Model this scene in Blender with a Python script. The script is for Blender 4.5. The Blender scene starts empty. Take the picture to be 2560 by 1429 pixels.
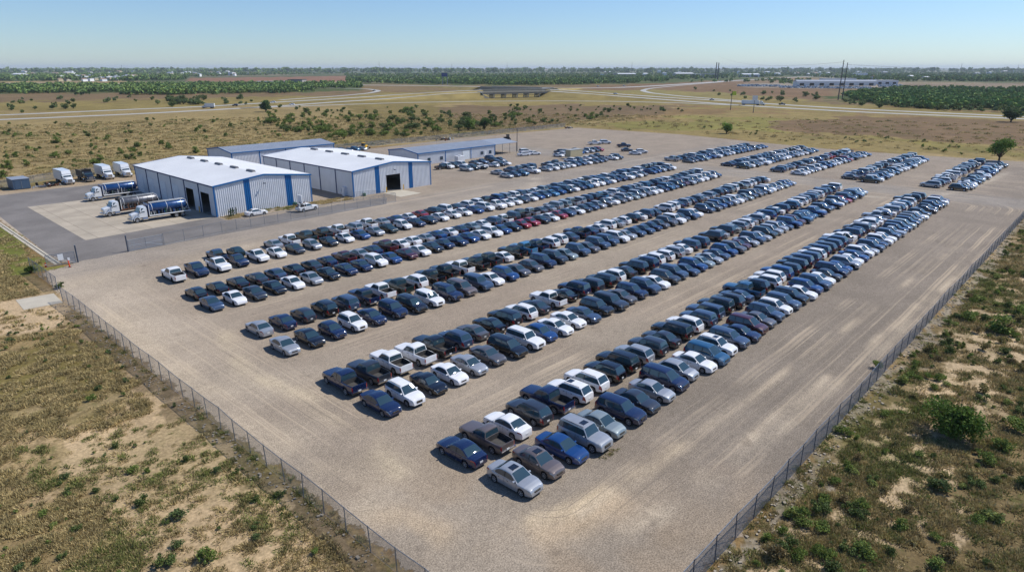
import bpy, math, random
import numpy as np
from mathutils import Matrix, Vector
random.seed(7); RNG = np.random.default_rng(11)
SC = bpy.context.scene; COL = SC.collection
R_ = math.radians
# ------------------------------------------------------------------ camera calibration (world = lot frame)
F, H, TH, AA = 1640., 30.63, math.atan(544.5/1640.), R_(47.0)
CX, CY = 1280., 714.5
def G(u, v, z=0.):                                   # where the line of sight of photo pixel (u, v) meets height z
    x = (u-CX)/F; y = -(v-CY)/F
    d = (x, math.cos(TH)+y*math.sin(TH), -math.sin(TH)+y*math.cos(TH))
    t = (z-H)/d[2]; p = (d[0]*t, d[1]*t)
    return (p[0]*math.cos(AA)+p[1]*math.sin(AA), -p[0]*math.sin(AA)+p[1]*math.cos(AA))
def PIX(X, Y, z=0.):
    px = X*np.cos(AA)-Y*np.sin(AA); py = X*np.sin(AA)+Y*np.cos(AA)
    dz = z-H; den = py*math.cos(TH)-dz*math.sin(TH)
    up = py*math.sin(TH)+dz*math.cos(TH)
    return CX+F*px/den, CY-F*up/den, den
# ------------------------------------------------------------------ materials
MATS = {}
def lin(c):
    return tuple(((x/255.)/12.92 if x/255. <= .04045 else ((x/255.+.055)/1.055)**2.4) for x in c)
def newmat(name):
    m = bpy.data.materials.new(name); m.use_nodes = True; MATS[name] = m
    nt = m.node_tree; b = nt.nodes['Principled BSDF']
    return m, nt, b
def mat(name, col, rough=.6, metal=0., coat=0., var=.12, scale=3., bump=0., bscale=20., spec=.5, emis=None):
    """principled material; colour broken up by two octaves of noise"""
    m, nt, b = newmat(name); N = nt.nodes; L = nt.links
    b.inputs['Roughness'].default_value = rough; b.inputs['Metallic'].default_value = metal
    b.inputs['Specular IOR Level'].default_value = spec
    if coat: b.inputs['Coat Weight'].default_value = coat; b.inputs['Coat IOR'].default_value = 1.75; b.inputs['Coat Roughness'].default_value = .05
    c = lin(col)
    if var > 0:
        tc = N.new('ShaderNodeTexCoord'); nz = N.new('ShaderNodeTexNoise'); nz.inputs['Scale'].default_value = scale
        nz.inputs['Detail'].default_value = 4
        L.new(tc.outputs['Object'], nz.inputs['Vector'])
        r = N.new('ShaderNodeMapRange'); r.inputs[1].default_value = .3; r.inputs[2].default_value = .7
        r.inputs[3].default_value = 1-var; r.inputs[4].default_value = 1+var
        L.new(nz.outputs['Fac'], r.inputs[0])
        mx = N.new('ShaderNodeVectorMath'); mx.operation = 'SCALE'; mx.inputs[0].default_value = c
        L.new(r.outputs[0], mx.inputs['Scale']); L.new(mx.outputs[0], b.inputs['Base Color'])
    else: b.inputs['Base Color'].default_value = (*c, 1)
    if bump > 0:
        tc = N.new('ShaderNodeTexCoord'); nz = N.new('ShaderNodeTexNoise'); nz.inputs['Scale'].default_value = bscale
        L.new(tc.outputs['Object'], nz.inputs['Vector'])
        bp = N.new('ShaderNodeBump'); bp.inputs['Strength'].default_value = bump; bp.inputs['Distance'].default_value = .05
        L.new(nz.outputs['Fac'], bp.inputs['Height']); L.new(bp.outputs[0], b.inputs['Normal'])
    return m
def attr_mat(name, attr, rough=.9, var=.25, scale=1.5, trans=0.):
    """material whose base colour is the mesh's own colour attribute, broken up by noise"""
    m, nt, b = newmat(name); N = nt.nodes; L = nt.links
    b.inputs['Roughness'].default_value = rough; b.inputs['Specular IOR Level'].default_value = .2
    a = N.new('ShaderNodeAttribute'); a.attribute_name = attr
    tc = N.new('ShaderNodeTexCoord'); nz = N.new('ShaderNodeTexNoise'); nz.inputs['Scale'].default_value = scale
    nz.inputs['Detail'].default_value = 3
    L.new(tc.outputs['Object'], nz.inputs['Vector'])
    r = N.new('ShaderNodeMapRange'); r.inputs[1].default_value = .3; r.inputs[2].default_value = .7
    r.inputs[3].default_value = 1-var; r.inputs[4].default_value = 1+var
    L.new(nz.outputs['Fac'], r.inputs[0])
    mx = N.new('ShaderNodeVectorMath'); mx.operation = 'SCALE'
    L.new(a.outputs['Color'], mx.inputs[0]); L.new(r.outputs[0], mx.inputs['Scale']); L.new(mx.outputs[0], b.inputs['Base Color'])
    if trans > 0:
        tr = N.new('ShaderNodeBsdfTranslucent'); L.new(mx.outputs[0], tr.inputs['Color'])
        ms = N.new('ShaderNodeMixShader'); ms.inputs[0].default_value = trans
        L.new(b.outputs[0], ms.inputs[1]); L.new(tr.outputs[0], ms.inputs[2])
        L.new(ms.outputs[0], N['Material Output'].inputs['Surface'])
    return m
PAINT = dict(w=('white', (222, 223, 225), .36, 0.), s=('silver', (160, 164, 170), .36, .4), g=('grey', (88, 88, 92), .36, .35),
    d=('dark grey', (44, 50, 60), .3, .2), k=('black', (11, 13, 18), .24, 0.), n=('navy', (14, 31, 68), .26, .1),
    b=('blue', (10, 58, 114), .28, .15), l=('slate blue', (58, 77, 104), .3, .3), t=('teal blue', (22, 78, 114), .3, .2),
    r=('red', (140, 14, 26), .32, .05), m=('maroon', (66, 10, 22), .32, .1), e=('dark green', (14, 36, 34), .32, .1),
    c=('taupe', (108, 98, 95), .36, .4), p=('pale silver', (140, 152, 154), .36, .4), y=('light blue', (58, 118, 160), .36, .1))
for k, (nm, c, ro, me) in PAINT.items(): mat('paint_'+k, c, ro, me, coat=.7, var=.07, scale=1.2)
mat('glass', (40, 62, 72), .02, 0., coat=0., var=.0, spec=.5); MATS['glass'].node_tree.nodes['Principled BSDF'].inputs['IOR'].default_value = 1.75
mat('tyre', (20, 20, 21), .85); mat('rim', (178, 180, 184), .4, .3, var=.05); mat('black_trim', (18, 18, 20), .6)
mat('underside', (8, 8, 9), .9); mat('bed_liner', (62, 60, 58), .8, var=.3)
mat('lamp_clear', (150, 162, 170), .10, .2, coat=1.); mat('lamp_red', (150, 16, 18), .2, 0., coat=1.)
mat('plate', (205, 208, 210), .5); mat('chrome', (190, 192, 195), .18, 1., var=.0)
mat('galv', (120, 128, 138), .5, .5, var=.15); mat('post_dark', (62, 74, 92), .55, .4)
mat('metal_wall', (208, 211, 216), .5, .0, var=.07, scale=.5); mat('metal_wall_plain', (206, 209, 212), .55, .0, var=.06, scale=.4)
mat('blue_trim', (0, 96, 158), .45, .1, var=.08); mat('blue_dark', (22, 52, 98), .5, .1)
mat('roof_white', (206, 208, 210), .5, 0., var=.06, scale=.15); mat('roof_grey', (138, 146, 158), .5, .1, var=.08, scale=.4)
mat('vent_grey', (120, 120, 122), .6, .2); mat('dark_inside', (26, 26, 28), .9); mat('door_white', (205, 212, 218), .5)
mat('concrete', (166, 155, 138), .9, var=.14, scale=.25, bump=.2); mat('concrete_pale', (176, 168, 152), .85, var=.08, scale=.5)
mat('concrete_dark', (146, 142, 136), .9, var=.15, scale=.2)
mat('road_concrete', (162, 161, 157), .9, var=.07, scale=.08); mat('truck_white', (214, 218, 222), .35, .05, coat=.6, var=.06)
mat('tank_blue', (10, 62, 116), .3, .2, coat=.5, var=.2, scale=.9); mat('tank_grey', (110, 112, 118), .4, .6, var=.25, scale=.8)
mat('rust', (112, 74, 52), .8, .2, var=.35, scale=2.); mat('safety_yellow', (220, 170, 30), .5); mat('safety_orange', (222, 66, 22), .5)
mat('sign_white', (226, 228, 230), .5, var=.03); mat('sign_green', (190, 210, 50), .5, var=.05); mat('wood_pole', (86, 82, 80), .8)
mat('container', (66, 88, 112), .5, .2, var=.1); mat('equip_green', (22, 84, 62), .35, .1, coat=.5)
mat('box_tan', (176, 164, 132), .6, var=.12); mat('bark', (72, 58, 44), .9, var=.3); mat('tarp_grey', (150, 154, 156), .7)
mat('rock', (150, 140, 124), .95, var=.25); mat('billboard_blue', (36, 62, 122), .5); mat('roof_brown', (150, 128, 112), .8)
mat('cactus', (40, 66, 44), .8, var=.3)
attr_mat('leaf', 'tint', .75, .3, 2.5, trans=.3); attr_mat('grass_blade', 'tint', .85, .25, .7, trans=.2)
attr_mat('canopy', 'tint', .9, .35, .25)
def mesh_alpha_mat(name, col, cover):
    m, nt, b = newmat(name); N = nt.nodes; L = nt.links
    b.inputs['Base Color'].default_value = (*lin(col), 1); b.inputs['Metallic'].default_value = .5; b.inputs['Roughness'].default_value = .5
    tc = N.new('ShaderNodeTexCoord'); sp = N.new('ShaderNodeSeparateXYZ'); L.new(tc.outputs['UV'], sp.inputs[0])
    outs = []
    for sgn in (1, -1):
        mu = N.new('ShaderNodeMath'); mu.operation = 'MULTIPLY'; mu.inputs[1].default_value = sgn; L.new(sp.outputs[1], mu.inputs[0])
        ad = N.new('ShaderNodeMath'); ad.operation = 'ADD'; L.new(sp.outputs[0], ad.inputs[0]); L.new(mu.outputs[0], ad.inputs[1])
        sc = N.new('ShaderNodeMath'); sc.operation = 'MULTIPLY'; sc.inputs[1].default_value = 1/.09; L.new(ad.outputs[0], sc.inputs[0])
        fr = N.new('ShaderNodeMath'); fr.operation = 'FRACT'; L.new(sc.outputs[0], fr.inputs[0])
        lt = N.new('ShaderNodeMath'); lt.operation = 'LESS_THAN'; lt.inputs[1].default_value = cover; L.new(fr.outputs[0], lt.inputs[0])
        outs.append(lt)
    mx = N.new('ShaderNodeMath'); mx.operation = 'MAXIMUM'; L.new(outs[0].outputs[0], mx.inputs[0]); L.new(outs[1].outputs[0], mx.inputs[1])
    L.new(mx.outputs[0], b.inputs['Alpha'])
    return m
mesh_alpha_mat('chain_link_thin', (120, 128, 136), .075); mesh_alpha_mat('chain_link', (120, 132, 148), .22); mesh_alpha_mat('chain_link_dense', (112, 124, 142), .29)
# ------------------------------------------------------------------ mesh builder
class MB:
    def __init__(s): s.v = []; s.f = []; s.m = []; s.ms = []
    def mi(s, m):
        if m not in s.ms: s.ms.append(m)
        return s.ms.index(m)
    def add(s, vs, fs, m):
        o = len(s.v); s.v += [tuple(v) for v in vs]; k = s.mi(m)
        s.f += [tuple(i+o for i in f) for f in fs]; s.m += [k]*len(fs); return s
    def box(s, x0, x1, y0, y1, z0, z1, m, M=None):
        vs = [(x, y, z) for z in (z0, z1) for y in (y0, y1) for x in (x0, x1)]
        if M: vs = [tuple(M @ Vector(v)) for v in vs]
        return s.add(vs, [(0, 2, 3, 1), (4, 5, 7, 6), (0, 1, 5, 4), (2, 6, 7, 3), (0, 4, 6, 2), (1, 3, 7, 5)], m)
    def bar(s, a, b, r, m, n=6, r2=None):
        a = Vector(a); b = Vector(b); d = (b-a); q = d.to_track_quat('Z', 'Y'); r2 = r if r2 is None else r2
        vs = []
        for p, rr in ((a, r), (b, r2)):
            for i in range(n):
                t = 2*math.pi*i/n; vs.append(tuple(p + q @ Vector((rr*math.cos(t), rr*math.sin(t), 0))))
        fs = [(i, (i+1) % n, n+(i+1) % n, n+i) for i in range(n)]+[tuple(range(n))[::-1], tuple(range(n, 2*n))]
        return s.add(vs, fs, m)
    def loft(s, secs, m, cap=True, closed=False):
        n = len(secs[0]); vs = [p for sec in secs for p in sec]; fs = []
        for i in range(len(secs)-1):
            for j in range(n if closed else n-1):
                a = i*n+j; b = i*n+(j+1) % n; fs.append((a, b, b+n, a+n))
        if cap: fs += [tuple(range(n))[::-1], tuple(range((len(secs)-1)*n, len(secs)*n))]
        return s.add(vs, fs, m)
    def poly(s, pts, m): return s.add(pts, [tuple(range(len(pts)))], m)
    def mesh(s, name, smooth=None):
        me = bpy.data.meshes.new(name); me.from_pydata(s.v, [], s.f)
        for m in s.ms: me.materials.append(MATS[m])
        me.polygons.foreach_set('material_index', s.m)
        if smooth:
            me.polygons.foreach_set('use_smooth', [True]*len(s.f))
            me.set_sharp_from_angle(angle=R_(smooth))
        me.update(); return me
    def compact(s):
        used = sorted(set(i for f in s.f for i in f)); mp = {o: i for i, o in enumerate(used)}
        s.v = [s.v[i] for i in used]; s.f = [tuple(mp[i] for i in f) for f in s.f]; return s
    def build(s, name, parent=None, smooth=None, loc=None):
        return link(name, s.mesh(name, smooth), parent, loc)
def link(name, me, parent=None, loc=None):
    o = bpy.data.objects.new(name, me); COL.objects.link(o)
    if parent: o.parent = parent
    if loc: o.location = loc
    return o
def tag(o, label=None, cat=None, group=None, kind=None):
    if label: o['label'] = label
    if cat: o['category'] = cat
    if group: o['group'] = group
    if kind: o['kind'] = kind
    return o
def empty(name, loc=(0, 0, 0), rz=0., label=None, cat=None, group=None):
    o = bpy.data.objects.new(name, None); COL.objects.link(o); o.location = loc; o.rotation_euler = (0, 0, rz)
    o.empty_display_size = .5
    return tag(o, label, cat, group)
def np_mesh(name, V, Fq, mats, mi=None, col=None, smooth=False):
    """big meshes: V (n,3), Fq (m,k) same-size faces"""
    me = bpy.data.meshes.new(name); k = Fq.shape[1]
    me.vertices.add(len(V)); me.vertices.foreach_set('co', np.ascontiguousarray(V, dtype=np.float32).ravel())
    me.loops.add(Fq.size); me.loops.foreach_set('vertex_index', Fq.astype(np.int32).ravel())
    me.polygons.add(len(Fq)); me.polygons.foreach_set('loop_start', np.arange(0, Fq.size, k, dtype=np.int32))
    for m in mats: me.materials.append(MATS[m])
    if mi is not None: me.polygons.foreach_set('material_index', mi.astype(np.int32))
    me.polygons.foreach_set('use_smooth', np.full(len(Fq), smooth))
    if col is not None:
        a = me.attributes.new('tint', 'FLOAT_COLOR', 'POINT')
        c = np.ones((len(V), 4), np.float32); c[:, :3] = col; a.data.foreach_set('color', c.ravel())
    me.update(calc_edges=True); return me
def interp(pts, x): return float(np.interp(x, [p[0] for p in pts], [p[1] for p in pts]))
# smooth value noise for layout
class VN:
    def __init__(s, seed): s.t = np.random.default_rng(seed).random((256, 256))
    def __call__(s, x, y):
        x = np.asarray(x, float); y = np.asarray(y, float); xi = np.floor(x).astype(int); yi = np.floor(y).astype(int)
        fx = x-xi; fy = y-yi; fx = fx*fx*(3-2*fx); fy = fy*fy*(3-2*fy); g = lambda a, b: s.t[a % 256, b % 256]
        return (g(xi, yi)*(1-fx)+g(xi+1, yi)*fx)*(1-fy)+(g(xi, yi+1)*(1-fx)+g(xi+1, yi+1)*fx)*fy
vn1, vn2, vn3 = VN(1), VN(2), VN(3)
def fbm(n, x, y, o=3):
    s = 0; a = .5; t = 0
    for i in range(o): s = s+a*n(x*2**i+17*i, y*2**i+31*i); t += a; a *= .5
    return s/t
def inpoly(px, py, poly):
    px = np.asarray(px); py = np.asarray(py); c = np.zeros(px.shape, bool); n = len(poly)
    for i in range(n):
        x1, y1 = poly[i]; x2, y2 = poly[(i+1) % n]
        if y1 == y2: continue
        t = ((y1 > py) != (y2 > py)) & (px < (x2-x1)*(py-y1)/(y2-y1)+x1); c ^= t
    return c
exec_parts = True
# ------------------------------------------------------------------ cars (nose +x, origin on the ground under the centre)
def spec(L, W, deck, roof, cl, r=.33, xf=None, xr=None, tum=.30, pillars=(), side=None, bed=None, clad=False, rails=False, sunroof=False, box=0.):
    return dict(L=L, W=W, deck=deck, roof=roof, cl=cl, r=r, xf=xf, xr=xr, tum=tum, pillars=pillars, side=side, bed=bed, clad=clad, rails=rails, sun=sunroof, box=box)
def SP(L, W, h, hood, belt, trunk, cowl, wtop, rtop, rbase, **k):
    """cowl/wtop/rtop/rbase = x of windscreen foot, windscreen top, rear glass top, rear glass foot"""
    a = L/2
    deck = [(-a, .52), (-a+.03, .74), (-a+.10, trunk-.04), (-a+.22, trunk), (rbase, trunk+.02), (rbase+.5, belt), (cowl-.25, belt), (cowl, belt-.01), ((cowl+a)/2, hood), (a-.36, hood-.07), (a-.17, hood-.13), (a-.07, hood-.25), (a-.015, .50), (a, .42)]
    roof = [(rbase, trunk+.01), (rtop, h-.07), (rtop+.35, h-.015), ((wtop+rtop)/2, h), (wtop-.25, h-.02), (wtop, h-.07), (cowl, belt-.015)]
    return spec(L, W, deck, roof, **k)
TYPES = {
 's': SP(4.75, 1.82, 1.45, .90, .93, .98, 1.02, .30, -.95, -1.62, cl=.20, r=.325, xf=1.42, xr=-1.36, pillars=(-.30,)),
 'c': SP(4.60, 1.80, 1.40, .88, .92, .96, .90, .15, -.80, -1.75, cl=.19, r=.325, xf=1.40, xr=-1.32, pillars=(-.45,)),
 'h': SP(4.45, 1.80, 1.50, .92, .95, .98, 1.02, .30, -1.35, -1.95, cl=.20, r=.325, xf=1.34, xr=-1.32, pillars=(-.25, -1.15)),
 'u': SP(4.72, 1.88, 1.70, 1.04, 1.08, 1.08, 1.02, .35, -1.75, -2.14, cl=.27, r=.365, xf=1.42, xr=-1.36, pillars=(-.28, -1.25), clad=True, rails=True),
 'x': SP(4.85, 1.92, 1.76, 1.08, 1.12, 1.12, 1.02, .42, -1.95, -2.24, cl=.28, r=.375, xf=1.45, xr=-1.42, pillars=(-.28, -1.25), clad=True),
 'b': SP(5.00, 1.94, 1.84, 1.12, 1.16, 1.16, .95, .50, -2.12, -2.34, cl=.32, r=.39, xf=1.50, xr=-1.45, tum=.20, pillars=(-.28, -1.25), rails=True, clad=True),
 'v': SP(5.05, 1.94, 1.76, 1.02, 1.08, 1.08, 1.35, .55, -2.05, -2.36, cl=.22, r=.345, xf=1.58, xr=-1.48, pillars=(-.15, -1.25)),
}
a = 2.85
TYPES['p'] = spec(5.7, 1.98, [(-a, .60), (-a+.02, 1.10), (-a+.05, 1.22), (-1.05, 1.22), (-1.04, 1.22), (.75, 1.20), (1.05, 1.20), (1.7, 1.16), (a-.25, 1.10), (a-.08, .95), (a-.02, .62), (a, .50)],
    [(-1.00, 1.20), (-.88, 1.80), (-.6, 1.86), (-.1, 1.87), (.30, 1.84), (.42, 1.80), (1.02, 1.19)], .36, r=.40, xf=1.85, xr=-1.72, tum=.22, pillars=(-.10,), bed=(-1.05, -a+.09, .72))
TYPES['q'] = spec(5.35, 1.88, [(-2.67, .56), (-2.65, 1.02), (-2.62, 1.13), (-.85, 1.13), (-.84, 1.13), (.75, 1.10), (1.0, 1.10), (1.6, 1.06), (2.45, 1.0), (2.6, .86), (2.65, .58), (2.67, .46)],
    [(-.80, 1.11), (-.68, 1.66), (-.45, 1.72), (-.1, 1.73), (.22, 1.71), (.34, 1.66), (.95, 1.09)], .33, r=.37, xf=1.68, xr=-1.62, tum=.22, pillars=(-.25,), bed=(-.85, -2.58, .66))
def car_parts(k, lod=0):
    """returns dict part -> MB; 'paint' slot of body is 'PAINT'"""
    S = TYPES[k]; L, W = S['L'], S['W']; a = L/2; r = S['r']; R = r*1.17; cl = S['cl']; hw = W/2
    xs = set()
    for xw in (S['xf'], S['xr']):
        for t in ((-1.001, -1, -.8, -.4, 0, .4, .8, 1, 1.001) if lod == 0 else (-1.001, -.95, -.5, 0, .5, .95, 1.001)): xs.add(round(xw+R*t, 4))
    for x, z in S['deck']: xs.add(round(x, 4))
    for x in ([-a+.45, -a+.3, a-.55, a-.42, 0, .35, -.35, a-.18] if lod == 0 else [0]): xs.add(round(x, 4))
    if S['bed']: xs |= {round(S['bed'][0]-.001, 4), round(S['bed'][1], 4), round(S['bed'][1]+.001, 4)}
    xs = sorted(xs); box = .35 if k in 'pqbv' else .55
    def wid(x):
        t = abs(x)/a; return hw*(1-box*.34*max(0, t-.55)**2/.2025*1.15 - (.06 if t > .985 else 0))
    def bot(x):
        z = cl + .10*max(0, abs(x)/a-.85)/.15
        for xw in (S['xf'], S['xr']):
            d = abs(x-xw)
            if d <= R*1.0005: z = max(z, r+math.sqrt(max(0, R*R-d*d)) if d < R else z)
        return z
    body = MB(); secs = []
    fr = [0., .10, .45, .80, .945, 1.]
    yy = [.90, .975, 1.0, .985, .95, .86]
    for x in xs:
        w = wid(x); zb = bot(x); zt = interp(S['deck'], x); h = zt-zb
        half = [(w*yy[i], zb+h*fr[i]) for i in range(6)]
        inbed = S['bed'] and S['bed'][1]+.0005 <= x <= S['bed'][0]-.0005
        if inbed: half += [(w*.86, zt-.01), (w*.85, S['bed'][2]), (0, S['bed'][2])]
        else: half += [(w*.70, zt+.012), (w*.42, zt+.03), (0, zt+.036)]
        secs.append([(x, -y, z) for y, z in half]+[(x, y, z) for y, z in half[-2::-1]])
    n = len(secs[0]); vs = [p for s in secs for p in s]
    F = {}; taken = {}
    def put(m, f): F.setdefault(m, []).append(f)
    for i in range(len(secs)-1):
        xm = (xs[i]+xs[i+1])/2
        for j in range(n-1):
            f = (i*n+j, i*n+j+1, (i+1)*n+j+1, (i+1)*n+j); kk = min(j, n-2-j)
            if S['clad'] and kk == 0: put('black_trim', f)
            elif S['bed'] and kk >= 6 and S['bed'][1] < xm < S['bed'][0]: put('bed_liner', f)
            elif kk in (2, 3) and xm > a-.42 and kk == (3 if k not in 'pqb' else 3): put('HEAD', f)
            elif kk in ((2, 3) if k in 'uxbvpq' else (3,)) and xm < -a+(.12 if k in 'pq' else .30 if k in 'uxbv' else .45): put('TAIL', f)
            else: put('PAINT', f)
    put('PAINT', tuple(range(n))[::-1]); put('PAINT', tuple(range((len(secs)-1)*n, len(secs)*n)))
    for m in ('PAINT', 'black_trim', 'bed_liner'):
        if m in F: body.add(vs, F[m], m)
    out = {'body': body}
    for nm, m, mm in (('headlight', 'HEAD', 'lamp_clear'), ('tail_light', 'TAIL', 'lamp_red')):
        for sgn in (-1, 1):
            fs = [f for f in F.get(m, []) if sum(vs[i][1] for i in f)*sgn > 0]
            out[nm+('_l' if sgn > 0 else '_r')] = (MB().add(vs, fs, mm))
    # greenhouse
    gx = set(round(x, 4) for x, z in S['roof']); rf = S['roof']
    x0, x1 = rf[0][0], rf[-1][0]; rtop, wtop = rf[1][0], rf[-2][0]
    for t in (.15, .5, .85): gx.add(round(x0+(rtop-x0)*t, 4)); gx.add(round(wtop+(x1-wtop)*t, 4))
    for p in S['pillars']: gx |= {round(p-.045, 4), round(p+.045, 4)}
    if lod == 0: gx |= {round(-.75, 4)} if x0 < -.8 else set()
    gx = sorted(gx); secs = []
    for x in gx:
        zr = interp(rf, x); zb = interp(S['deck'], x)-.02; h = max(zr-zb, .01); wb = wid(x)*.93
        if x < -a+.6 and k in 'uxbvh': wb = wid(x)*.95
        yt = lambda t: wb - S['tum']*h*t
        half = [(wb, zb), (yt(.10)-.0, zb+h*.10), (yt(.86), zb+h*.86), (yt(1.)-.01, zr-.015), (yt(1.)*.90, zr+.01), (yt(1)*.5, zr+.03), (0, zr+.036)]
        if h < .03: half = [(y, min(z, zr+.01)) for y, z in half]
        secs.append([(x, -y, z) for y, z in half]+[(x, y, z) for y, z in half[-2::-1]])
    n = len(secs[0]); vs = [p for s in secs for p in s]; F = {}
    for i in range(len(secs)-1):
        xm = (gx[i]+gx[i+1])/2
        for j in range(n-1):
            f = (i*n+j, i*n+j+1, (i+1)*n+j+1, (i+1)*n+j); kk = min(j, n-2-j)
            front = xm > wtop+.01; rear = xm < rtop-.01
            pil = any(abs(xm-p) < .05 for p in S['pillars'])
            if kk == 1 and not pil and (xm > x0+(.12 if k in 'uxbvpq' else .25)) and xm < x1-.10: put('SIDE_l' if j > n/2 else 'SIDE_r', f)
            elif kk >= 4 and front: put('WIND', f)
            elif kk >= 4 and rear: put('REAR', f)
            elif kk == 1 and pil: put('black_trim', f)
            else: put('PAINT', f)
    put('PAINT', tuple(range(n))[::-1]); put('PAINT', tuple(range((len(secs)-1)*n, len(secs)*n)))
    body.add(vs, F.get('PAINT', []), 'PAINT'); body.add(vs, F.get('black_trim', []), 'black_trim')
    for nm, m in (('windshield', 'WIND'), ('rear_window', 'REAR'), ('side_window_l', 'SIDE_l'), ('side_window_r', 'SIDE_r')):
        out[nm] = MB().add(vs, F.get(m, []), 'glass')
    # underside and wheel wells
    body.box(-a+.25, a-.25, -hw+.16, hw-.16, cl+.02, (.60 if S['bed'] else .70), 'underside')
    if lod == 0:
        nose = a-.015; hoodz = interp(S['deck'], a-.10)
        g = MB(); tall = k in 'pqbux'
        g.box(nose-.06, nose+.012, -wid(nose)*.5, wid(nose)*.5, hoodz-(.30 if tall else .20), hoodz-.06, 'black_trim')
        g.box(nose-.02, nose+.020, -wid(nose)*.5, wid(nose)*.5, hoodz-.10, hoodz-.075, 'chrome')
        if tall: g.box(nose-.02, nose+.020, -wid(nose)*.45, wid(nose)*.45, hoodz-.20, hoodz-.18, 'chrome')
        out['grille'] = g
        g = MB(); g.box(nose-.04, nose+.014, -wid(nose)*.62, wid(nose)*.62, cl+.08, cl+.19, 'black_trim'); out['lower_grille'] = g
        g = MB(); zp = .78 if S['bed'] else .60
        zp = .62; g.box(-a-.012, -a+.02, -.16, .16, zp-.075, zp+.075, 'plate'); out['number_plate'] = g
        if S['bed']:
            g = MB(); g.box(-a-.10, -a+.06, -hw*.92, hw*.92, .46, .60, 'chrome'); out['rear_bumper'] = g
        for sgn, nm in ((1, 'mirror_l'), (-1, 'mirror_r')):
            g = MB(); xx = rf[-1][0]-.30; zz = interp(S['deck'], xx)+.07; y = wid(xx)*.93
            g.loft([[(xx+dx, sgn*(y+dy), zz+dz) for dx, dz in ((-.05, -.055), (.05, -.05), (.08, .0), (.04, .06), (-.05, .065))] for dy in (-.03, .10, .17)], 'PAINT')
            out[nm] = g
        g = out['body']
        for sgn in (1, -1):
            for xh in ((.05, -.85) if k != 'c' else (-.25,)):
                if k in 'pq': xh = xh+.05
                zz = interp(S['deck'], xh)-.16
                g.box(xh-.09, xh+.09, sgn*wid(xh)*.985-.012, sgn*wid(xh)*.985+.016, zz, zz+.03, 'black_trim')
            lo, hi = cl+.16, interp(S['deck'], 0)-.04
            for xd in ((.98, S['pillars'][0], (rf[0][0]+.55 if k not in 'pq' else rf[0][0]+.08))):
                if abs(xd-S['xr']) < R and lo < r+R: lo2 = r+R*.9
                else: lo2 = lo
                g.loft([[(xd-.010, sgn*(wid(xd)*q+.004), z), (xd+.010, sgn*(wid(xd)*q+.004), z)] for q, z in ((.982, lo2), (1.0, (lo+hi)/2), (.985, hi-.08), (.955, hi))], 'black_trim', cap=False)
        if S['rails']:
            for sgn, nm in ((1, 'roof_rail_l'), (-1, 'roof_rail_r')):
                g = MB(); zt = interp(rf, -.5); y = (wid(0)*.93-S['tum']*(zt-1.05))*.93
                g.bar((wtop-.15, sgn*y, zt+.045), (rtop+.25, sgn*y, zt+.045), .022, 'black_trim', 5)
                g.bar((wtop-.15, sgn*y, zt-.01), (wtop-.15, sgn*y, zt+.045), .02, 'black_trim', 4); g.bar((rtop+.25, sgn*y, zt-.03), (rtop+.25, sgn*y, zt+.045), .02, 'black_trim', 4)
                out[nm] = g
    return out
def wheel_mb(r, w=.22, n=20):
    t = MB(); pr = [(r*.66, -w/2+.01), (r*.70, -w/2), (r*.93, -w/2), (r, -w/2+.035), (r, w/2-.035), (r*.93, w/2), (r*.70, w/2), (r*.66, w/2-.01)]
    t.loft([[(q*math.cos(2*math.pi*i/n), y, q*math.sin(2*math.pi*i/n)) for q, y in pr] for i in range(n+1)], 'tyre', cap=False)
    t.add([(r*.67*math.cos(2*math.pi*i/n), 0.02, r*.67*math.sin(2*math.pi*i/n)) for i in range(n)], [tuple(range(n))], 'underside')
    g = MB(); y = w/2-.012
    def ring(q, y): return [(q*r*math.cos(2*math.pi*i/n), y, q*r*math.sin(2*math.pi*i/n)) for i in range(n)]
    g.loft([[p, p2] for p, p2 in zip(ring(.70, y+.006)+ring(.70, y+.006)[:1], ring(.60, y-.005)+ring(.60, y-.005)[:1])], 'rim', cap=False)
    for i in range(7):
        t0 = 2*math.pi*i/7; d = .13
        g.add([(.14*r*math.cos(t0-1.0*d*2), y, .14*r*math.sin(t0-1.0*d*2)), (.14*r*math.cos(t0+d*2), y, .14*r*math.sin(t0+d*2)), (.62*r*math.cos(t0+d), y-.004, .62*r*math.sin(t0+d)), (.62*r*math.cos(t0-d), y-.004, .62*r*math.sin(t0-d))], [(0, 1, 2, 3)], 'rim')
    g.add([(q[0], q[1]+.008, q[2]) for q in ring(.19, y)], [tuple(range(n))], 'rim')
    return t, g
CAR = {}
for k in TYPES:
    P = car_parts(k); D = {}
    for nm, g in P.items():
        if not g.f: continue
        if 'PAINT' in g.ms:
            g.ms[g.ms.index('PAINT')] = 'paint_w'
        if nm.startswith(('headlight', 'tail_light')):      # lamps stand slightly proud of the skin
            pass
        D[nm] = g.compact().mesh(k+'_'+nm, smooth=32)
    CAR[k] = D
PM = {}
def pmesh(k, part, col):
    me = CAR[k][part]
    if 'paint_w' not in [m.name for m in me.materials]: return me
    key = (k, part, col)
    if key not in PM:
        c = me.copy(); c.name = f'{me.name}_{PAINT[col][0]}'
        for i, m in enumerate(c.materials):
            if m.name == 'paint_w': c.materials[i] = MATS['paint_'+col]
        PM[key] = c
    return PM[key]
WH = {}
for k, S in TYPES.items():
    t, g = wheel_mb(S['r']); WH[k] = (t.mesh('wheel_'+k, 35), g.mesh('rim_'+k, 35))
g = MB(); g.box(-.28, .28, -.36, .36, 0, .012, 'paint_k'); SUNROOF = g.mesh('sunroof')
NAMES = dict(s='sedan', c='coupe', h='hatchback', u='suv', x='suv', b='suv', v='minivan', p='pickup_truck', q='pickup_truck')
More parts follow.
